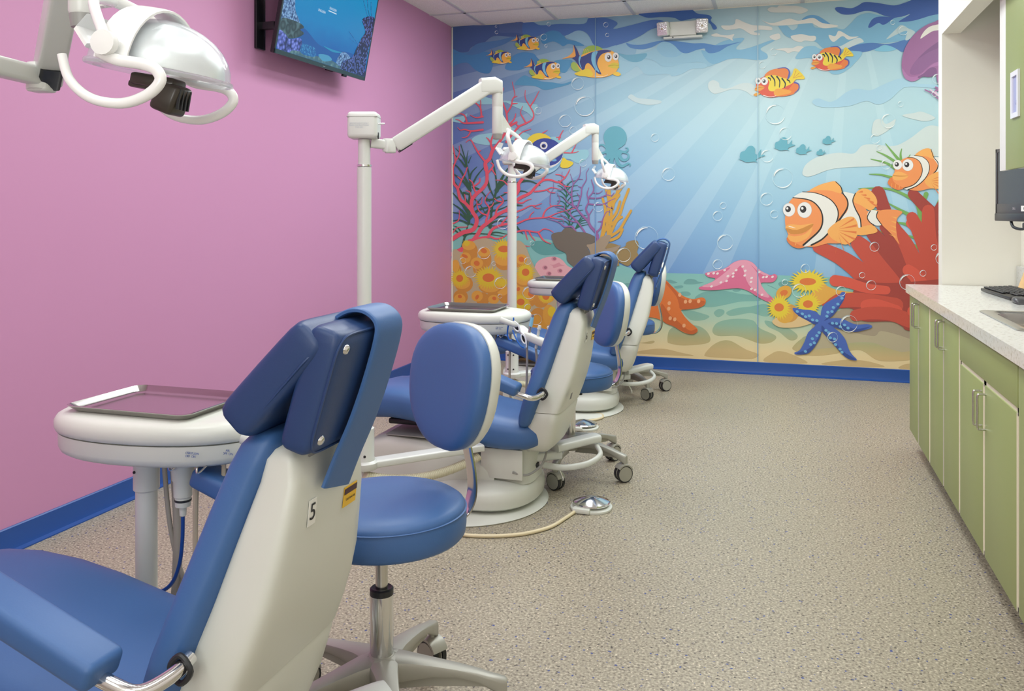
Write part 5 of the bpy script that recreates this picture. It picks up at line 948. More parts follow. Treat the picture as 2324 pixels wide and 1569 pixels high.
# ------------------------------------------------------------------ delivery units with their pods
hose = mat('grey_hose', (164, 158, 148), .45)
def make_delivery(label):
    O = (-1.73, 2.05, 0); t = thing('delivery_unit', label, 'delivery unit', O)
    def outline(cx, cy, a, bw, z, k=1, n=48):
        out = []
        for i in range(n):
            th = 2*PI*(i+.5)/n; ct, st = math.cos(th), math.sin(th); e = 2.7
            x = math.copysign(abs(ct)**(2/e), ct)*a*k; y = math.copysign(abs(st)**(2/e), st)*bw*k
            y *= 1-.18*max(0, x/a)       # narrower towards the patient
            out.append(Vector((cx+x, cy+y, z)))
        return out
    cx, cy = -1.715, 2.10; AX = .332
    b = NB(); loft(b, [outline(cx, cy, AX, .235, z, k) for z, k in ((.870, .965), (.873, .985), (.884, 1), (.900, 1), (.914, .975), (.922, .93), (.925, .86))]); pod = obj('pod_top', b, white, t, O, angle=50)
    b = NB(); loft(b, [outline(cx, cy, AX, .235, z, k) for z, k in ((.806, .84), (.808, .90), (.816, .945), (.83, .965), (.867, .968))]); low = obj('pod_body', b, white, t, O, angle=50)
    for txt, dx in (('WATER FLOW\nOFF  ON', .205), ('AIR\nOFF  ON', .285)):
        me = text_mesh(txt, .0085, .0002); me.transform(Matrix.Translation((cx+dx, cy-.236*.968*(1-.18*dx/AX)*(1-(dx/AX)**2.7)**(1/2.7)-.003, .848)) @ Matrix.Rotation(PI/2, 4, 'X')); me.transform(Matrix.Translation(-Vector(O))); obj('lettering', me, mat('blue_lettering', (60, 90, 160), .5), low)
    X, Y = -1.75, 2.03
    b = NB(); lathe(b, [(.030, .015), (.030, .73)], (X, Y, 0), 26); obj('pole', b, white_metal, t, O)
    b = NB(); lathe(b, [(.031, .695), (.036, .70), (.036, .81)], (X, Y, 0), 26); col = obj('pole_collar', b, white_metal, t, O)
    b = NB()
    for z in (.755, .785): cyl(b, (X-.012, Y-.0345, z), (X-.012, Y-.0375, z), .004, 10)
    o = obj('set_screw', b, dark, col, O); o['kind'] = 'stuff'
    b = NB(); lathe(b, [(.09, 0), (.09, .01), (.04, .018), (.032, .03)], (X, Y, 0), 28); obj('pole_foot', b, white_metal, t, O)
    Xc, Yc = -1.60, 2.0
    b = NB(); lathe(b, [(.012, .672), (.021, .675), (.022, .70), (.025, .703), (.026, .745), (.030, .75), (.032, .78), (.034, .783), (.034, .81)], (Xc, Yc, 0), 24); can = obj('water_coupling', b, white, t, O)
    b = NB(); lathe(b, [(.0225, .689), (.0235, .69), (.0235, .694), (.0225, .695)], (Xc, Yc, 0), 24); obj('seal_ring', b, dark, can, O)
    b = NB(); lathe(b, [(.004, .645), (.009, .648), (.010, .665), (.009, .673)], (Xc, Yc, 0), 16); obj('nipple', b, white, can, O)
    b = NB(); tube(b, [(Xc, Yc, .65), (Xc-.002, Yc, .58), (Xc-.012, Yc, .51), (Xc-.04, Yc, .45), (Xc-.085, Yc-.01, .42), (Xc-.14, Yc-.02, .405), (Xc-.17, Yc-.0, .36)], .0055, 10); obj('blue_tube', b, blue_tube, t, O)
    for k, pts in enumerate(([(-1.70, 2.04, .81), (-1.69, 2.045, .66), (-1.675, 2.05, .55), (-1.64, 2.05, .45), (-1.585, 2.05, .36), (-1.52, 2.05, .28), (-1.50, 2.05, .1)], [(-1.68, 2.06, .81), (-1.665, 2.06, .6), (-1.66, 2.05, .48), (-1.665, 2.05, .40), (-1.69, 2.05, .20), (-1.69, 2.05, .02)])):
        b = NB(); tube(b, pts, (.007, .014, .0075)[k], 10); obj('hose', b, hose if k < 2 else beige_tube, t, O)
    # handle and instrument holder on the patient's side
    b = NB(); tube(b, [(-1.475, 1.845, .905), (-1.40, 1.85, .882), (-1.38, 1.86, .876)], [.017, .014, .013], 16, 4, flat=.012); obj('tray_handle', b, white, t, O)
    b = NB(); tube(b, [(-1.47, 2.05, .835), (-1.41, 1.99, .845), (-1.355, 1.93, .825), (-1.315, 1.88, .80)], .014, 14, 5, flat=.028, e=5); obj('holder_arm', b, white, t, O)
    b = NB(); tube(b, [(-1.345, 1.875, .826), (-1.325, 1.87, .818), (-1.235, 1.85, .79), (-1.215, 1.846, .784)], [.014, .022, .022, .014], 18, 4, flat=.024, e=3.4); obj('instrument_holder', b, white, t, O)
    for k, (x, y, z, m1) in enumerate(((-1.325, 1.872, .815, 0), (-1.27, 1.86, .80, 1), (-1.238, 1.855, .79, 2))):
        top = Vector((x+(.028, .012, .035)[k], y, z+(.12, .06, .07)[k])); bot = Vector((x-.006, y, z-.045)); 
        b = NB(); cyl(b, bot, top, .0085, 14, .0075); hp = obj('handpiece', b, steel if k != 1 else white, t, O)
        if k == 0: b = NB(); cyl(b, bot.lerp(top, .62), bot.lerp(top, .92), .0105, 14, .009); obj('grip', b, mat('pale_blue_grip', (140, 200, 226), .5), hp, O)
        if k == 1: b = NB(); cyl(b, top, top+Vector((.004, 0, .02)), .012, 12, .009); obj('nozzle', b, white, hp, O)
        if k == 2: b = NB(); box(b, top+Vector((.01, 0, .012)), (.036, .022, .026), .006, 2, rot('Y', -30)); obj('syringe_head', b, white, hp, O)
        b = NB(); tube(b, [bot, bot+Vector((-.002, .01, -.12)), bot+Vector((-.02-.05*k, .03, -.32)), bot+Vector((-.09-.03*k, .04, -.52)), bot+Vector((-.10-.02*k, .04, -.66))], .0065, 8); obj('handpiece_hose', b, hose, t, O)
    for k, x in enumerate((-1.553, -1.465)):
        b = NB(); tube(b, [(x, 2.0, .81), (x-.006, 2.0, .62), (x, 2.0, .45), (x+.03, 2.02, .25), (x+.08, 2.04, .06)], .0075-.001*k, 8); obj('hose', b, beige_tube, t, O)
        x -= .03; b = NB(); tube(b, [(x-.02, 1.95, .812), (x-.01, 1.94, .792), (x+.012, 1.95, .812)], .003, 6); obj('hose_hook', b, steel, t, O)
    return t
D1 = make_delivery('nearest delivery unit, white rounded pod on a pole under a steel tray')
D2 = dup(D1)
for o in D1.children:
    if o.name.split('.')[0] == 'tray_handle': o.location = (.10, .11, -.01)
    if o.name.split('.')[0] in ('instrument_holder', 'holder_arm', 'handpiece', 'handpiece_hose'): o.location = (.02, .06, 0)
if 1: D2.location = D1.location+Vector((0, 2.6, 0)); D2['label'] = 'middle delivery unit, white pod with instruments hanging at its right end'
D3 = dup(D2); D3.location = D1.location+Vector((0, 4.85, 0)); D3['label'] = 'farthest delivery unit, white pod in front of the pink printed sponge'
for d_ in (D1, D2, D3): d_['group'] = 'delivery units beside the chairs'
tray_m = mat('polished_tray', (190, 188, 184), .16, 1)
def make_tray(label, loc, rz=0):
    b = NB(); w, h = .212, .156
    def rr(wx, wy, z, r=.035, n=6):
        out = []
        for cx, cy, a0 in ((wx-r, wy-r, 0), (-wx+r, wy-r, 90), (-wx+r, -wy+r, 180), (wx-r, -wy+r, 270)):
            for i in range(n+1):
                a = math.radians(a0+90*i/n); out.append(Vector((cx+r*math.cos(a), cy+r*math.sin(a), z)))
        return out
    loft(b, [rr(w-.03, h-.03, .000, .02), rr(w-.018, h-.018, .0005, .03), rr(w-.003, h-.003, .014), rr(w, h, .0165), rr(w+.001, h+.001, .0185), rr(w-.003, h-.003, .0195), rr(w-.018, h-.018, .005, .03), rr(w-.024, h-.024, .0025, .02), rr(w-.05, h-.05, .002, .015)])
    o = obj('metal_tray', b, tray_m, None, angle=30); o.location = loc; o.rotation_euler.z = rz
    return tag(o, label, 'tray', 'steel trays on the delivery units')
make_tray('steel tray on the nearest white pod, reflecting the purple wall', (-1.755, 2.095, .9262))
make_tray('steel tray on the middle white pod', (-1.755, 2.095+2.6, .9262))
make_tray('steel tray on the farthest white pod, partly behind the middle chair', (-1.755, 2.095+4.85, .9262))
# protective glasses hooked on the middle unit
gl_w = mat('white_frame', (240, 242, 242), .25); gl_b = mat('blue_temple', (24, 100, 190), .35); gl_d = mat('dark_lens', (40, 38, 40), .08)
g = thing('protective_glasses', 'white protective glasses with dark lenses and blue temples on the middle unit handle', 'glasses', (-1.405, 4.45, .85))
def lens(c, a, bw, ang): 
    M = rot('Y', ang); return [Vector(c)+M @ Vector((a*math.cos(t), 0, bw*math.sin(t))) for t in [2*PI*i/20 for i in range(20)]]
for c, a, bw, ang in (((.018, 0, .022), .030, .014, 58), ((.062, .0, -.045), .026, .011, 70)):
    b = NB(); tube(b, lens(c, a, bw, ang), .0045, 8, 1, True); fr = obj('frame', b, gl_w, g)
    b = NB(); r = lens(c, a*.95, bw*.95, ang); loft(b, [[p+Vector((0, -.001, 0)) for p in r], [p+Vector((0, .001, 0)) for p in r]]); obj('lens', b, gl_d, fr)
b = NB(); tube(b, [(-.012, 0, .045), (.03, .0, .035), (.045, .0, -.005), (.075, 0, -.035), (.078, 0, -.09)], .004, 8); obj('brow_bar', b, gl_w, g)
for pts in ([(.0, 0, .0), (.02, -.01, -.04), (.048, -.015, -.078), (.068, -.01, -.092)], [(-.03, .02, .03), (-.04, .03, -.02), (-.032, .03, -.055), (-.012, .03, -.062)]):
    b = NB(); tube(b, pts, .0045, 8); obj('temple', b, gl_b, g)
b = NB(); box(b, (.005, 0, .06), (.008, .006, .02), .002); obj('nose_clip', b, gl_b, g)

# ------------------------------------------------------------------ rolling stools
def make_stool(label, loc, rz, leg0, sz=.64):
    t = thing('rolling_stool', label, 'stool', (loc[0], loc[1], 0), rz, 'blue rolling stools between the chairs')
    dz = sz-.64
    b = NB(); lathe(b, [(.001, .530), (.20, .530), (.226, .535), (.234, .545), (.237, .57), (.237, .602), (.234, .613), (.2345, .616), (.230, .626), (.214, .637), (.17, .643), (.1, .642), (.05, .639), (.001, .638)], (.012, 0, dz), 56); st = obj('seat', b, vinyl, t, angle=60)
    b = NB(); lathe(b, [(.2362, .6125), (.2385, .614), (.2362, .6155)], (.012, 0, dz), 56); obj('piping', b, vinyl, st)
    b = NB(); cyl(b, (0, 0, .40), (0, 0, .53+dz), .018, 24); obj('gas_column', b, steel, t)
    b = NB(); lathe(b, [(.0325, .215), (.034, .22), (.034, .393)], (0, 0, 0), 28); obj('column_shroud', b, chrome, t)
    b = NB(); lathe(b, [(.019, .38), (.0345, .388), (.0345, .404), (.030, .408), (.019, .405)], (0, 0, 0), 28); obj('rubber_collar', b, dark, t)
    b = NB(); box(b, (.0, 0, .522+dz), (.16, .12, .016), .004); cyl(b, (.02, -.09, .518+dz), (.02, -.09, .498+dz), .018, 16); obj('seat_plate', b, dark, t)
    b = NB(); lathe(b, [(.03, .125), (.055, .13), (.058, .16), (.05, .20), (.037, .214), (.034, .216)], (0, 0, 0), 32); obj('hub', b, greycast, t)
    R_ = .345
    b = NB(); st_ = [(.02, .14, .215, .05), (.05, .145, .212, .044), (.09, .150, .207, .036), (.15, .158, .196, .029), (.22, .156, .183, .024), (.28, .142, .170, .021), (.315, .122, .160, .019), (.358, .098, .150, .018), (.365, .096, .145, .012)]
    rr = []
    for x, z0, z1, w_ in st_: rr.append(ring((x, 0, (z0+z1)/2), (0, 1, 0), (0, 0, 1), w_, (z1-z0)/2, 14, 5))
    loft(b, rr)
    # thin web on the underside
    web = [Vector((x, 0, z)) for x, z in ((.04, .14), (.15, .155), (.30, .145), (.30, .125), (.15, .125), (.04, .115))]; loft(b, [[p+Vector((0, .005, 0)) for p in web], [p-Vector((0, .005, 0)) for p in web]])
    leg_me = finish(b, 'leg', 40); leg_me.materials.append(greycast)
    b = NB(); R2 = []
    cz = .047
    def pl(b): 
        for v in b.verts: v.co = v.co + Vector((0, 0, cz))
        return b
    lathe(b, [(.001, -.027), (.040, -.027), (.042, -.022), (.042, -.008), (.040, -.006), (.001, -.006)], (0, 0, 0), 24, rot('X', 90)); lathe(b, [(.001, .006), (.040, .006), (.042, .008), (.042, .022), (.040, .027), (.001, .027)], (0, 0, 0), 24, rot('X', 90)); wheel_me = finish(pl(b), 'caster', 40); wheel_me.materials.append(greycast)
    b = NB()
    for s in (-1, 1): lathe(b, [(.0405, -.009), (.0465, -.0075), (.0465, .0075), (.0405, .009)], (0, s*.0165, 0), 28, rot('X', 90))
    tread_me = finish(pl(b), 'tread', 40); tread_me.materials.append(dark)
    b = NB(); box(b, (0, 0, .01), (.05, .010, .06), .004); cyl(b, (0, 0, .03), (0, 0, .075), .009, 12)
    tube(b, [(.046*math.cos(a), 0, .046*math.sin(a)+.004) for a in [math.radians(20+i*14) for i in range(10)]], .006, 8, 1, flat=.03, e=4, up=(0, 0, 1)); hood_me = finish(pl(b), 'caster_hood', 40); hood_me.materials.append(greycast)
    for k in range(5):
        lg = bpy.data.objects.new('leg', leg_me); C.objects.link(lg); lg.parent = t; lg.rotation_euler.z = math.radians(leg0+72*k)-rz
        for nm, me in (('caster', wheel_me), ('tread', tread_me), ('caster_hood', hood_me)):
            o = bpy.data.objects.new(nm, me); C.objects.link(o); o.parent = lg; o.location = (R_, 0, 0); o.rotation_euler.z = math.radians((-28, 40, 62, -75, 30)[k]-leg0-72*k)
    # backrest on a bent chrome strap
    b = NB(); tube(b, [(.06, 0, .522), (.20, 0, .520), (.262, 0, .523), (.300, 0, .545), (.320, 0, .59), (.318, 0, .66), (.300, 0, .75), (.298, 0, .80), (.305, 0, .86)], .0045, 12, 6, flat=.024, e=5, up=(0, 0, -1)); o = obj('backrest_strap', b, chrome, t)
    zc = .938; W, H_ = .198, .190
    def oval(x, k, n=44):
        out = []
        for i in range(n):
            a = 2*PI*(i+.5)/n; ct, s_ = math.cos(a), math.sin(a); e = 2.35
            y = math.copysign(abs(ct)**(2/e), ct)*W*k; z = math.copysign(abs(s_)**(2/e), s_)*H_*k
            y *= 1+.10*z/H_
            out.append(Vector((x-.35*y*y+.13*z, y, zc+z)))
        return out
    b = NB(); loft(b, [oval(x, k) for x, k in ((.205, .45), (.206, .7), (.209, .84), (.214, .92), (.222, .97), (.232, .995), (.248, 1.0), (.258, .985))]); obj('backrest_pad', b, vinyl, t, angle=60)
    b = NB(); loft(b, [oval(x, k) for x, k in ((.2585, .97), (.260, 1.0), (.272, 1.005), (.288, .99), (.298, .95), (.306, .84), (.308, .5))]); obj('backrest_shell', b, white, t, angle=50)
    for o in t.children:
        if o.name.split('.')[0] in ('backrest_strap', 'backrest_pad', 'backrest_shell') and dz: o.location.z = dz
    return t
make_stool('nearest blue rolling stool, oval backrest beside the second chair', (-1.11, 2.25), math.atan2(.82, .57), 88, .665)
make_stool('middle blue rolling stool, between the second and third chair', (-1.17, 4.80), math.atan2(.6, .8), 271, .60)
make_stool('farthest blue rolling stool, in front of the orange starfish print', (-1.25, 7.05), math.atan2(.45, .89), 311, .60)

# ------------------------------------------------------------------ foot pedals with their cords
def make_pedal(label, x, y, rz, cord):
    t = thing('foot_pedal', label, 'foot pedal', (x, y, 0), rz, 'chrome foot pedals on the floor')
    b = NB(); loft(b, [ring((0, 0, z), (1, 0, 0), (0, 1, 0), .104*k, .098*k, 32, 2.3) for z, k in ((0, 1), (.006, 1.02), (.012, 1), (.016, .9))]); box(b, (-.03, -.085, .014), (.09, .05, .026), .008); obj('pedal_base', b, white, t)
    b = NB(); rg = []
    for r, z in ((.060, .018), (.092, .026), (.094, .032), (.090, .037), (.05, .052), (.015, .060), (.002, .062)): rg.append([Vector((r*(1+.006*(i % 2))*math.cos(2*PI*i/24), r*math.sin(2*PI*i/24), z)) for i in range(24)])
    loft(b, rg); obj('pedal_disc', b, chrome, t, angle=8)
    b = NB(); tube(b, cord, .0085, 10, 8); obj('cord', b, mat('ivory_cord', (226, 212, 176), .45), t, (x, y, 0) if not rz else (0, 0, 0)); return t
cz = .009
cd = [at_z(u, v, cz) for u, v in ((1330, 1146), (1310, 1158), (1285, 1175), (1250, 1196), (1200, 1210), (1150, 1216), (1090, 1217), (1040, 1212), (1000, 1195), (985, 1170))]
pp = at_z(1342, 1140, .03); make_pedal('nearer chrome foot pedal with a cord curving across the floor', pp.x, pp.y, 0, cd)
cd = [at_z(u, v, cz) for u, v in ((1320, 966), (1300, 968), (1276, 962), (1268, 945), (1290, 938), (1330, 937), (1362, 940), (1368, 947), (1350, 953), (1320, 955))]
pp = at_z(1324, 962, .03); make_pedal('farther chrome foot pedal beside a coiled cord', pp.x, pp.y, 0, cd)
# ------------------------------------------------------------------ television on the purple wall
bl = mat('tv_black', (26, 26, 30), .25); bezel = mat('tv_bezel', (40, 58, 62), .3)
t = thing('television', 'wall-mounted flat television showing an undersea scene, tilted down', 'television', (XL, 5.27, 2.5))
TM = Matrix.Translation((.19, 0, 0)) @ Matrix.Rotation(math.radians(11), 4, 'Y')
def tv(b): bmesh.ops.transform(b, matrix=TM, verts=b.verts); return b
TW, THH = 1.22, .70
b = NB(); box(b, (-.012, 0, THH/2), (.03, TW, THH), .006); box(b, (-.035, 0, THH/2-.03), (.03, TW*.7, THH*.6), .01); panel = obj('tv_case', tv(b), bl, t)
b = NB()
for y, z, wy, wz in ((0, .014, TW, .028), (0, THH-.006, TW, .012), (-TW/2+.006, THH/2, .012, THH), (TW/2-.006, THH/2, .012, THH)): box(b, (.0045, y, z), (.004, wy, wz))
obj('tv_bezel', tv(b), bezel, t)
b = NB(); box(b, (.0005, .30, -.008), (.02, .05, .016), .003); obj('sensor_bump', tv(b), bl, t)
me = text_mesh('\u2014', .03, .0003); me.transform(Matrix(((0, 0, 1), (1, 0, 0), (0, 1, 0))).to_4x4()); me.transform(Matrix.Translation((.0068, -.0, .014))); me.transform(TM); obj('lettering', me, mat('pale_print', (200, 204, 206), .4), t)
def screen_mat(name, ramps=None, vor=None, col=None, s=.9):
    m = bpy.data.materials.new(name); m.use_nodes = True; N, L, p = nodes(m); p.inputs['Base Color'].default_value = (.01, .01, .01, 1); p.inputs['Roughness'].default_value = .2
    tc = N.new('ShaderNodeTexCoord')
    if vor:
        v = N.new('ShaderNodeTexVoronoi'); v.inputs['Scale'].default_value = vor[0]; r = ramp(N, [(t_, lin(c)) for t_, c in vor[1]]); L.new(tc.outputs['Object'], v.inputs['Vector']); L.new(v.outputs['Distance'], r.inputs['Fac']); L.new(r.outputs['Color'], p.inputs['Emission Color'])
    elif ramps:
        sx = N.new('ShaderNodeSeparateXYZ'); L.new(tc.outputs['Object'], sx.inputs[0]); mr = N.new('ShaderNodeMapRange'); mr.inputs['From Max'].default_value = .7*S; L.new(sx.outputs['Z'], mr.inputs['Value'])
        n = N.new('ShaderNodeTexNoise'); n.inputs['Scale'].default_value = 7; L.new(tc.outputs['Object'], n.inputs['Vector']); a = N.new('ShaderNodeMath'); a.operation = 'MULTIPLY_ADD'; L.new(n.outputs['Fac'], a.inputs[0]); a.inputs[1].default_value = .22; L.new(mr.outputs['Result'], a.inputs[2])
        r = ramp(N, [(t_, lin(c)) for t_, c in ramps]); L.new(a.outputs[0], r.inputs['Fac']); L.new(r.outputs['Color'], p.inputs['Emission Color'])
    else: p.inputs['Emission Color'].default_value = lin(col)
    p.inputs['Emission Strength'].default_value = s
    return m
scr = obj('screen', (lambda b: (box(b, (.004, 0, THH/2+.008), (.002, TW-.022, THH-.04)), tv(b))[1])(NB()), screen_mat('screen_water', ramps=[(.05, (12, 70, 150)), (.25, (4, 92, 172)), (.5, (0, 128, 192)), (1, (0, 140, 192))]), t)
lay = [.0053]
def scr_poly(pts, m, name='screen_picture', k=4):
    lay[0] += .00015
    q = smooth_pts([(lay[0], y, z) for y, z in pts], k, True) if k > 1 else [Vector((lay[0], y, z)) for y, z in pts]
    q = [Vector((p.x, max(-TW/2+.012, min(TW/2-.012, p.y)), max(.029, min(THH-.014, p.z)))) for p in q]
    me = bpy.data.meshes.new(name); tri = tessellate_polygon([q]); me.from_pydata([tuple(p) for p in q], [], [tuple(a) for a in tri]); me.transform(TM); me.update(); return obj(name, me, m, scr)
def uvp(u, v):       # pixel of the photograph to the plane of the tilted screen
    A = TM @ Vector((.006, 0, 0))+t.location; n = TM.to_3x3() @ Vector((1, 0, 0)); d = ray(u, v); o = Vector((0, 0, 1.5)); k = (A-o).dot(n)/d.dot(n); q = TM.inverted() @ (o+d*k-t.location); return (q.y, q.z)
def U(pts): return [uvp(560+x/4.614, y/4.614) for x, y in pts]
coral_v = screen_mat('screen_coral_violet', vor=(38/S, [(0, (150, 170, 235)), (.35, (96, 110, 205)), (.75, (26, 40, 96))])); coral_d = screen_mat('screen_coral_dark', vor=(46/S, [(0, (70, 96, 190)), (.3, (34, 52, 120)), (.38, (120, 140, 225)), (.45, (20, 30, 74))]))
rock = screen_mat('screen_rock', vor=(20/S, [(0, (70, 96, 104)), (.5, (34, 52, 62)), (.8, (80, 110, 120))])); aqua = screen_mat('screen_aqua', col=(70, 150, 190)); sandc = screen_mat('screen_sand', vor=(30/S, [(0, (110, 150, 150)), (.6, (60, 100, 120))])); pale = screen_mat('screen_pale_coral', vor=(60/S, [(0, (160, 205, 235)), (.4, (110, 150, 200)), (.8, (30, 60, 110))]))
scr_poly(U([(520, 180), (560, 260), (640, 330), (760, 470), (900, 520), (1100, 560), (1150, 640), (900, 640), (500, 560), (420, 300)]), screen_mat('screen_deep', col=(14, 84, 160)))
scr_poly(U([(385, -60), (500, -60), (510, 100), (545, 200), (560, 260), (500, 250), (440, 230), (360, 220)]), pale); scr_poly(U([(365, 190), (480, 210), (570, 250), (600, 290), (560, 310), (600, 350), (540, 390), (430, 400), (340, 330)]), rock)
scr_poly(U([(335, 320), (400, 350), (450, 410), (560, 400), (580, 480), (560, 540), (450, 580), (320, 530)]), coral_v); scr_poly(U([(470, 530), (560, 540), (700, 580), (860, 620), (1000, 700), (1150, 790), (1000, 790), (700, 690), (460, 590)]), sandc); scr_poly(U([(580, 460), (640, 470), (710, 500), (720, 590), (620, 580), (560, 540)]), screen_mat('screen_frond', vor=(70/S, [(0, (70, 160, 210)), (.6, (14, 90, 160))])))
scr_poly(U([(750, 570), (850, 580), (890, 630), (800, 640)]), aqua); scr_poly(U([(800, 480), (900, 520), (1000, 550), (900, 545)]), screen_mat('screen_streak', col=(30, 140, 185))); scr_poly(U([(940, 630), (1000, 545), (1060, 570), (1080, 620), (1020, 690), (950, 680)]), pale)
scr_poly(U([(1210, 200), (1330, 180), (1330, 320), (1280, 500), (1240, 700), (1220, 820), (1000, 760), (1000, 650), (1100, 600), (1150, 500), (1200, 400), (1240, 330)]), coral_d)
for a in ([(1220, 0), (1250, 120), (1280, 220)], [(1260, 0), (1270, 100), (1290, 200)], [(1300, 20), (1300, 120), (1310, 200)], [(1180, 480), (1120, 400), (1070, 330)], [(1180, 480), (1110, 430), (1080, 400)]):
    pts = [uvp(560+x/4.614, y/4.614) for x, y in a]; scr_poly([(y-.003, z) for y, z in pts]+[(y+.003, z) for y, z in reversed(pts)], coral_d, k=1)
txm = screen_mat('screen_text', col=(205, 225, 240))
for (x, y), bar in (((785, 118), 0), ((902, 100), 1)):
    yy, zz = uvp(560+x/4.614, y/4.614)
    me = text_mesh('ENGLISH', .024, .0002); me.transform(Matrix(((0, 0, 1), (1, 0, 0), (0, 1, 0))).to_4x4()); me.transform(Matrix.Translation((.0085, yy, zz))); me.transform(TM); obj('lettering', me, txm, scr)
    if bar: scr_poly([(yy-.055, zz-.016), (yy+.055, zz-.016), (yy+.055, zz-.023), (yy-.055, zz-.023)], txm, 'underline', 1)
# mount arm
for yb in (-.49, .4):
    b = NB(); box(b, (.012, yb, .36), (.022, .10, .62), .006); box(b, (.07, yb, .20), (.12, .04, .05), .006); box(b, (.09, yb, .52), (.16, .04, .05), .006); obj('wall_bracket', b, bl, t)

# ------------------------------------------------------------------ twin-head emergency light on the mural
e0 = at_y(1550, 68, YB-.05)
t = thing('emergency_light', 'white twin-head emergency light fixed high on the mural', 'emergency light', (e0.x, YB-.012, e0.z))
b = NB(); box(b, (0, -.03, .012), (.25, .06, .135), .008, 3); box(b, (0, -.034, -.07), (.36, .068, .022), .006, 2); obj('housing', b, white, t)
b = NB(); cyl(b, (-.09, -.069, -.07), (-.09, -.072, -.07), .006, 12); obj('test_button', b, dark, t)
pris = mat('prismatic_lens', (226, 222, 222), .12, .35, .8)
N, L, p = nodes(pris); tc = N.new('ShaderNodeTexCoord'); vv = N.new('ShaderNodeTexVoronoi'); vv.inputs['Scale'].default_value = 90; bp = N.new('ShaderNodeBump'); bp.inputs['Strength'].default_value = .5; bp.inputs['Distance'].default_value = .004; L.new(tc.outputs['Object'], vv.inputs['Vector']); L.new(vv.outputs['Distance'], bp.inputs['Height']); L.new(bp.outputs['Normal'], p.inputs['Normal'])
for s, tw in ((-1, -16), (1, 8)):
    M = rot('Z', tw) @ rot('X', 8); c = (s*.178, -.075, .012 if s < 0 else .02)
    b = NB(); box(b, c, (.112, .06, .132), .016, 4, M); hd = obj('lamp_head', b, white, t, angle=50)
    b = NB(); box(b, Vector(c)+M @ Vector((0, -.031, 0)), (.100, .008, .118), .003, 2, M); obj('lens', b, pris, hd)
    b = NB(); cyl(b, Vector(c)+M @ Vector((0, -.037, 0)), Vector(c)+M @ Vector((0, -.034, 0)), .009, 12); obj('bulb', b, mat('amber_bulb', (170, 150, 110), .3), hd)
    b = NB(); cyl(b, (s*.12, -.05, .01), (s*.15, -.06, .01), .02, 14); obj('swivel_joint', b, white, hd)

# ------------------------------------------------------------------ base cabinets, worktop, sink
green = noise_bump(mat('green_laminate', (156, 168, 108), .42, 0, .4), 500, .08, .0006)
edge = mat('cream_carcass', (228, 220, 196), .5); toe = mat('toe_kick_dark', (60, 62, 66), .6)
XD = .775
dY = [5.885, 5.51, 5.105, 4.69, 4.29, 3.80, 3.29, 2.79, 2.29]
names = ['narrow green base cabinet at the far end of the worktop', 'green base cabinet between the end cabinet and the sink cabinet', 'green sink base cabinet with a wide false drawer front', 'green base cabinet nearest the camera, beyond the right edge of the picture']
def handle(b, x, y, z0, z1):
    tube(b, [(x, y, z0), (x-.022, y, z0), (x-.03, y, z0+.008), (x-.03, y, (z0+z1)/2), (x-.03, y, z1-.008), (x-.022, y, z1), (x, y, z1)], .0042, 12, 4)
for i in range(4):
    y1, ym, y0 = dY[2*i], dY[2*i+1], dY[2*i+2]
    t = thing('base_cabinet', names[i], 'cabinet', (XD, (y0+y1)/2, 0), group='green base cabinets under the worktop'); O = t.location
    b = NB(); xf = XD-.005; xb = XR-.006; wy = y1-y0-.004; my = (y0+y1)/2
    for c_, s_ in ((((xf+xb)/2, y0+.011, .557), (xb-xf, .018, .858)), (((xf+xb)/2, y1-.011, .557), (xb-xf, .018, .858)), ((xb-.008, my, .557), (.016, wy, .858)), (((xf+xb)/2, my, .137), (xb-xf, wy, .018)), ((xf+.01, my, .972), (.02, wy, .028)), ((xf+.01, ym, .557), (.02, .04, .858)), ((xf+.01, my, .82), (.02, wy, .04)) if i == 2 else ((xf+.01, ym, .557), (.02, .04, .858))): box(b, c_, s_)
    obj('cabinet_body', b, edge, t, O)
    b = NB(); box(b, ((XD+.085+XR)/2, (y0+y1)/2, .063), (XR-XD-.09, y1-y0-.002, .126)); obj('toe_kick', b, toe, t, O)
    sink = i == 2; ztop = .811 if sink else .980
    if sink: b = NB(); box(b, (XD, (y0+y1)/2, (.829+.980)/2), (.02, y1-y0-.012, .151), .0015); obj('false_drawer_front', b, green, t, O)
    for a0, a1, hs in ((ym, y1, -1), (y0, ym, 1)):
        b = NB(); box(b, (XD, (a0+a1)/2, (.130+ztop)/2), (.02, a1-a0-.030, ztop-.130), .0015); d_ = obj('cabinet_door', b, green, t, O)
        for ye in (a0+.015, a1-.015): b = NB(); box(b, (XD, ye, (.130+ztop)/2), (.0195, .0022, ztop-.1305)); obj('edge_band', b, mat('cream_edge_band', (238, 232, 212), .45), d_, O)
        yy = ym+(.038 if hs < 0 else -.038); zz = (.640, .778) if sink else (.818, .953)
        b = NB(); handle(b, XD-.01, yy, *zz); obj('door_handle', b, steel, d_, O)
quartz = mat('speckled_quartz', (226, 226, 220), .16, 0, .5); N, L, p = nodes(quartz); tc = N.new('ShaderNodeTexCoord'); n = N.new('ShaderNodeTexNoise'); n.inputs['Scale'].default_value = 75; n.inputs['Detail'].default_value = 5; r = ramp(N, [(.33, lin((196, 192, 182))), (.43, lin((226, 226, 220))), (.62, lin((232, 232, 228))), (.7, lin((206, 208, 206)))]); L.new(tc.outputs['Object'], n.inputs['Vector']); L.new(n.outputs['Fac'], r.inputs['Fac']); L.new(r.outputs['Color'], p.inputs['Base Color'])
SX0, SX1, SY0, SY1 = .875, 1.26, 3.72, 4.39
b = NB(); zc_, th_ = 1.0145, .051
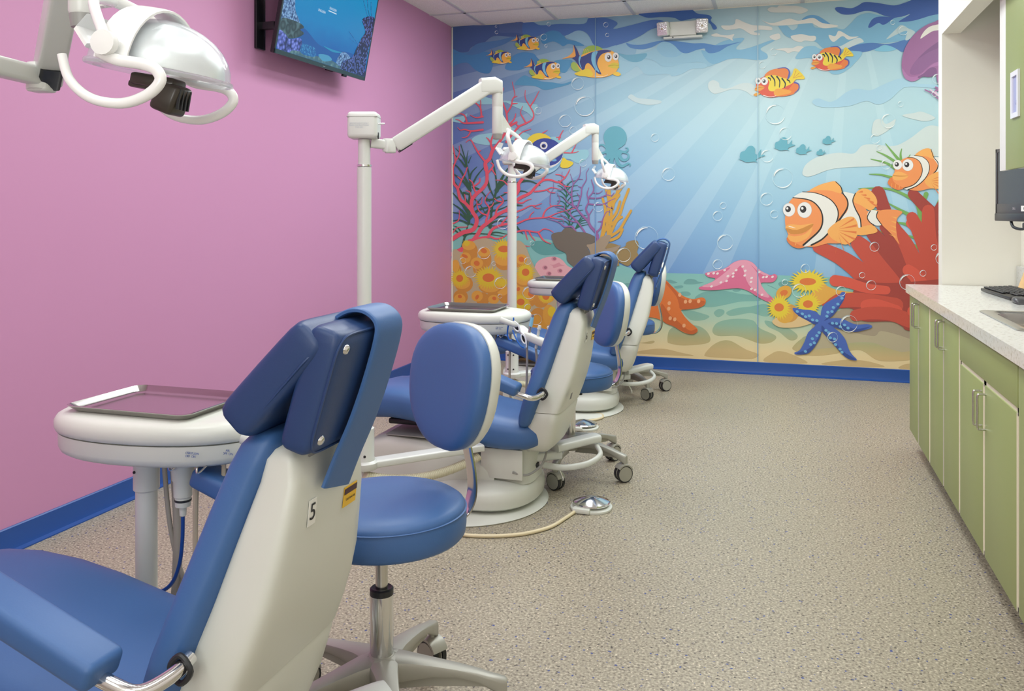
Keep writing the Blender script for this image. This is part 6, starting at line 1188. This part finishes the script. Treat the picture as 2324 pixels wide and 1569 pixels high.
for x0, x1, y0, y1 in ((.745, SX0, 2.2, 5.894), (SX1, XR-.004, 2.2, 5.894), (SX0, SX1, SY1, 5.894), (SX0, SX1, 2.2, SY0)): box(b, ((x0+x1)/2, (y0+y1)/2, zc_), (x1-x0, y1-y0, th_))
wt = obj('worktop', b, quartz); tag(wt, 'long speckled white quartz worktop over the green cabinets', 'worktop')
b = NB(); box(b, (XR-.016, (2.2+5.894)/2, 1.105), (.022, 5.894-2.2, .126), .002); o = obj('backsplash', b, quartz); tag(o, 'low speckled quartz backsplash strip along the wall behind the keyboard', 'backsplash')
t = thing('sink', 'stainless steel drop-in sink set in the worktop', 'sink', (1.067, 4.055, 1.04)); O = t.location
b = NB(); cx, cy = (SX0+SX1)/2, (SY0+SY1)/2; hx, hy = (SX1-SX0)/2, (SY1-SY0)/2
def rr2(wx, wy, z, r=.03, n=5):
    out = []
    for qx, qy, a0 in ((wx-r, wy-r, 0), (-wx+r, wy-r, 90), (-wx+r, -wy+r, 180), (wx-r, -wy+r, 270)):
        for i in range(n+1):
            a = math.radians(a0+90*i/n); out.append(Vector((cx+qx+r*math.cos(a), cy+qy+r*math.sin(a), z)))
    return out
loft(b, [rr2(hx+.012, hy+.012, 1.0405), rr2(hx+.014, hy+.014, 1.0435), rr2(hx+.010, hy+.010, 1.046), rr2(hx-.03, hy-.03, 1.0455), rr2(hx-.045, hy-.045, 1.038, .05), rr2(hx-.05, hy-.05, .90, .05), rr2(hx-.08, hy-.08, .87, .05), rr2(.03, .03, .868, .029)], False); obj('basin', b, steel, t, O)
b = NB(); lathe(b, [(.042, .8695), (.042, .873), (.03, .874), (.02, .870), (.001, .869)], (cx, cy, 0), 22); obj('drain', b, chrome, t, O)
# ------------------------------------------------------------------ wall cabinet
XU = 1.08; t = thing('wall_cabinet', 'green wall cabinet hanging at the right edge above the monitor', 'cabinet', (XU, 4.3, 1.708)); O = t.location
b = NB(); box(b, ((XU+.022+XR)/2, 4.02, 2.36), (XR-XU-.028, 1.88, 1.28), .002); box(b, (XU+.001, 4.895, 2.36), (.02, .125, 1.304), .001); obj('cabinet_body', b, mat('white_carcass', (240, 239, 234), .45), t, O)
for y0, y1 in ((4.40, 4.832), (3.96, 4.39), (3.52, 3.95), (3.09, 3.51)):
    b = NB(); box(b, (XU, (y0+y1)/2, 2.36), (.02, y1-y0, 1.304), .0015); dd = obj('cabinet_door', b, green, t, O)
    if y0 == 4.40:
        A = at_x(2297, 180, XU-.012); B_ = at_x(2314, 262, XU-.012); yc, zc2 = (A.y+B_.y)/2, 2.062; hw, hh = abs(A.y-B_.y)/2, .112
        b = NB()
        for dy, dz_, wy, wz in ((0, hh-.012, 2*hw, .024), (0, -hh+.012, 2*hw, .024), (hw-.012, 0, .024, 2*hh-.048), (-hw+.012, 0, .024, 2*hh-.048)): box(b, (XU-.014, yc+dy, zc2+dz_), (.012, wy, wz))
        pu = obj('recessed_pull', b, mat('white_frame_plastic', (236, 236, 244), .3), dd, O)
        b = NB(); box(b, (XU-.0105, yc, zc2), (.003, 2*hw-.03, 2*hh-.03)); box(b, (XU-.014, yc-.015, zc2-.04), (.006, .016, .02), .002); obj('pull_recess', b, mat('pale_violet_recess', (170, 176, 214), .4), dd, O)
# ------------------------------------------------------------------ monitor, keyboard, mouse, kraft card
t = thing('computer_monitor', 'black computer monitor on the wall under the green wall cabinet', 'monitor', (1.17, 5.50, 1.64), math.radians(8)); mw = .53
b = NB(); box(b, (.022, -mw/2, .02), (.04, mw, .39), .006); obj('monitor_case', b, mat('monitor_black', (44, 46, 50), .3), t)
b = NB()
for y, z, wy, wz in ((-.012, .03, .024, .37), (-mw+.012, .03, .024, .37), (-mw/2, .205, mw, .02), (-mw/2, -.125, mw, .055)): box(b, (-.001, y, z), (.006, wy, wz), .001)
obj('monitor_bezel', b, mat('monitor_bezel', (70, 66, 68), .35), t)
b = NB(); box(b, (.0005, -mw/2, .05), (.003, mw-.04, .295)); obj('screen', b, mat('monitor_screen', (74, 68, 66), .25, 0, .6), t)
b = NB(); box(b, (.005, -mw/2, -.172), (.03, mw, .045), .006); sb = obj('speaker_bar', b, mat('monitor_lower', (58, 56, 58), .35), t)
b = NB(); box(b, (-.0045, -.40, -.125), (.001, .10, .03)); lb = obj('asset_label', b, paper, t)
for txt, yy, sz_, mm, par in (('0426', -.40, .018, inkb, lb), ('DELL', -.26, .018, mat('silver_print', (200, 190, 192), .3, .3), t)):
    me = text_mesh(txt, sz_, .0003); me.transform(Matrix(((0, 0, -1), (-1, 0, 0), (0, 1, 0))).to_4x4()); me.transform(Matrix.Translation((-.0056, yy, -.125))); obj('lettering', me, mm, par)
b = NB(); box(b, (.12, -mw/2, .03), (.17, .09, .09), .01); obj('monitor_mount', b, dark, t)
b = NB(); tube(b, [(.01, -.18, -.19), (.0, -.24, -.225), (.01, -.33, -.235), (.02, -.42, -.215)], .008, 10); box(b, (.02, -.42, -.215), (.05, .12, .03), .006); obj('cable', b, dark, t)
kbd = mat('keyboard_black', (52, 50, 48), .4)
t = thing('keyboard', 'black computer keyboard on the worktop below the monitor', 'keyboard', (1.19, 5.24, 1.0445), math.radians(3))
b = NB(); box(b, (0, 0, .011), (.17, .54, .016), .004, 2, rot('Y', -4)); obj('keyboard_tray', b, kbd, t)
qk = NB(); box(qk, (0, 0, 0), (.021, .021, .008), .003, 1); key_me = finish(qk, 'key'); key_me.materials.append(mat('key_cap', (38, 38, 40), .45))
for r_ in range(6):
    for c_ in range(20):
        if c_ in (14,) or (c_ > 14 and r_ == 0): continue
        o = bpy.data.objects.new('key', key_me); C.objects.link(o); o.parent = t; o.location = (-.062+r_*.0252, .25-c_*.0258, .0245+(r_-2.5)*.0017)
b = NB(); R = []
for k, (x, z) in enumerate(((-.06, .2), (-.05, .7), (-.02, 1), (.02, .95), (.045, .6), (.058, .2))): R.append(ring((0, x, .016*z), (1, 0, 0), (0, 0, 1), .033*(.6+.4*z), .016*z+.002, 16, 2.6))
loft(b, R); o = obj('computer_mouse', b, mat('mouse_grey', (78, 78, 80), .35)); o.location = (1.13, 4.82, 1.0415); tag(o, 'dark computer mouse beside the keyboard on the worktop', 'mouse')
b = NB(); M = rot('Y', 14); box(b, (0, 0, 0), (.006, .26, .22), .001, 1, M); o = obj('kraft_card', b, mat('kraft_card', (226, 188, 132), .7)); a = at_x(2318, 620, 1.33)
for v in o.data.vertices: v.co.y += -.0; v.co.y += (v.co.z)*-.35
o.location = (1.33, 5.44, 1.152); tag(o, 'tan kraft card leaning against the backsplash behind the keyboard', 'card')
# ------------------------------------------------------------------ units to metres
bpy.context.view_layer.update()
for me in bpy.data.meshes: me.transform(Matrix.Scale(S, 4)); me.update()
for o in bpy.data.objects: o.location = o.location*S
for ld in bpy.data.lights: ld.size *= S; ld.size_y *= S
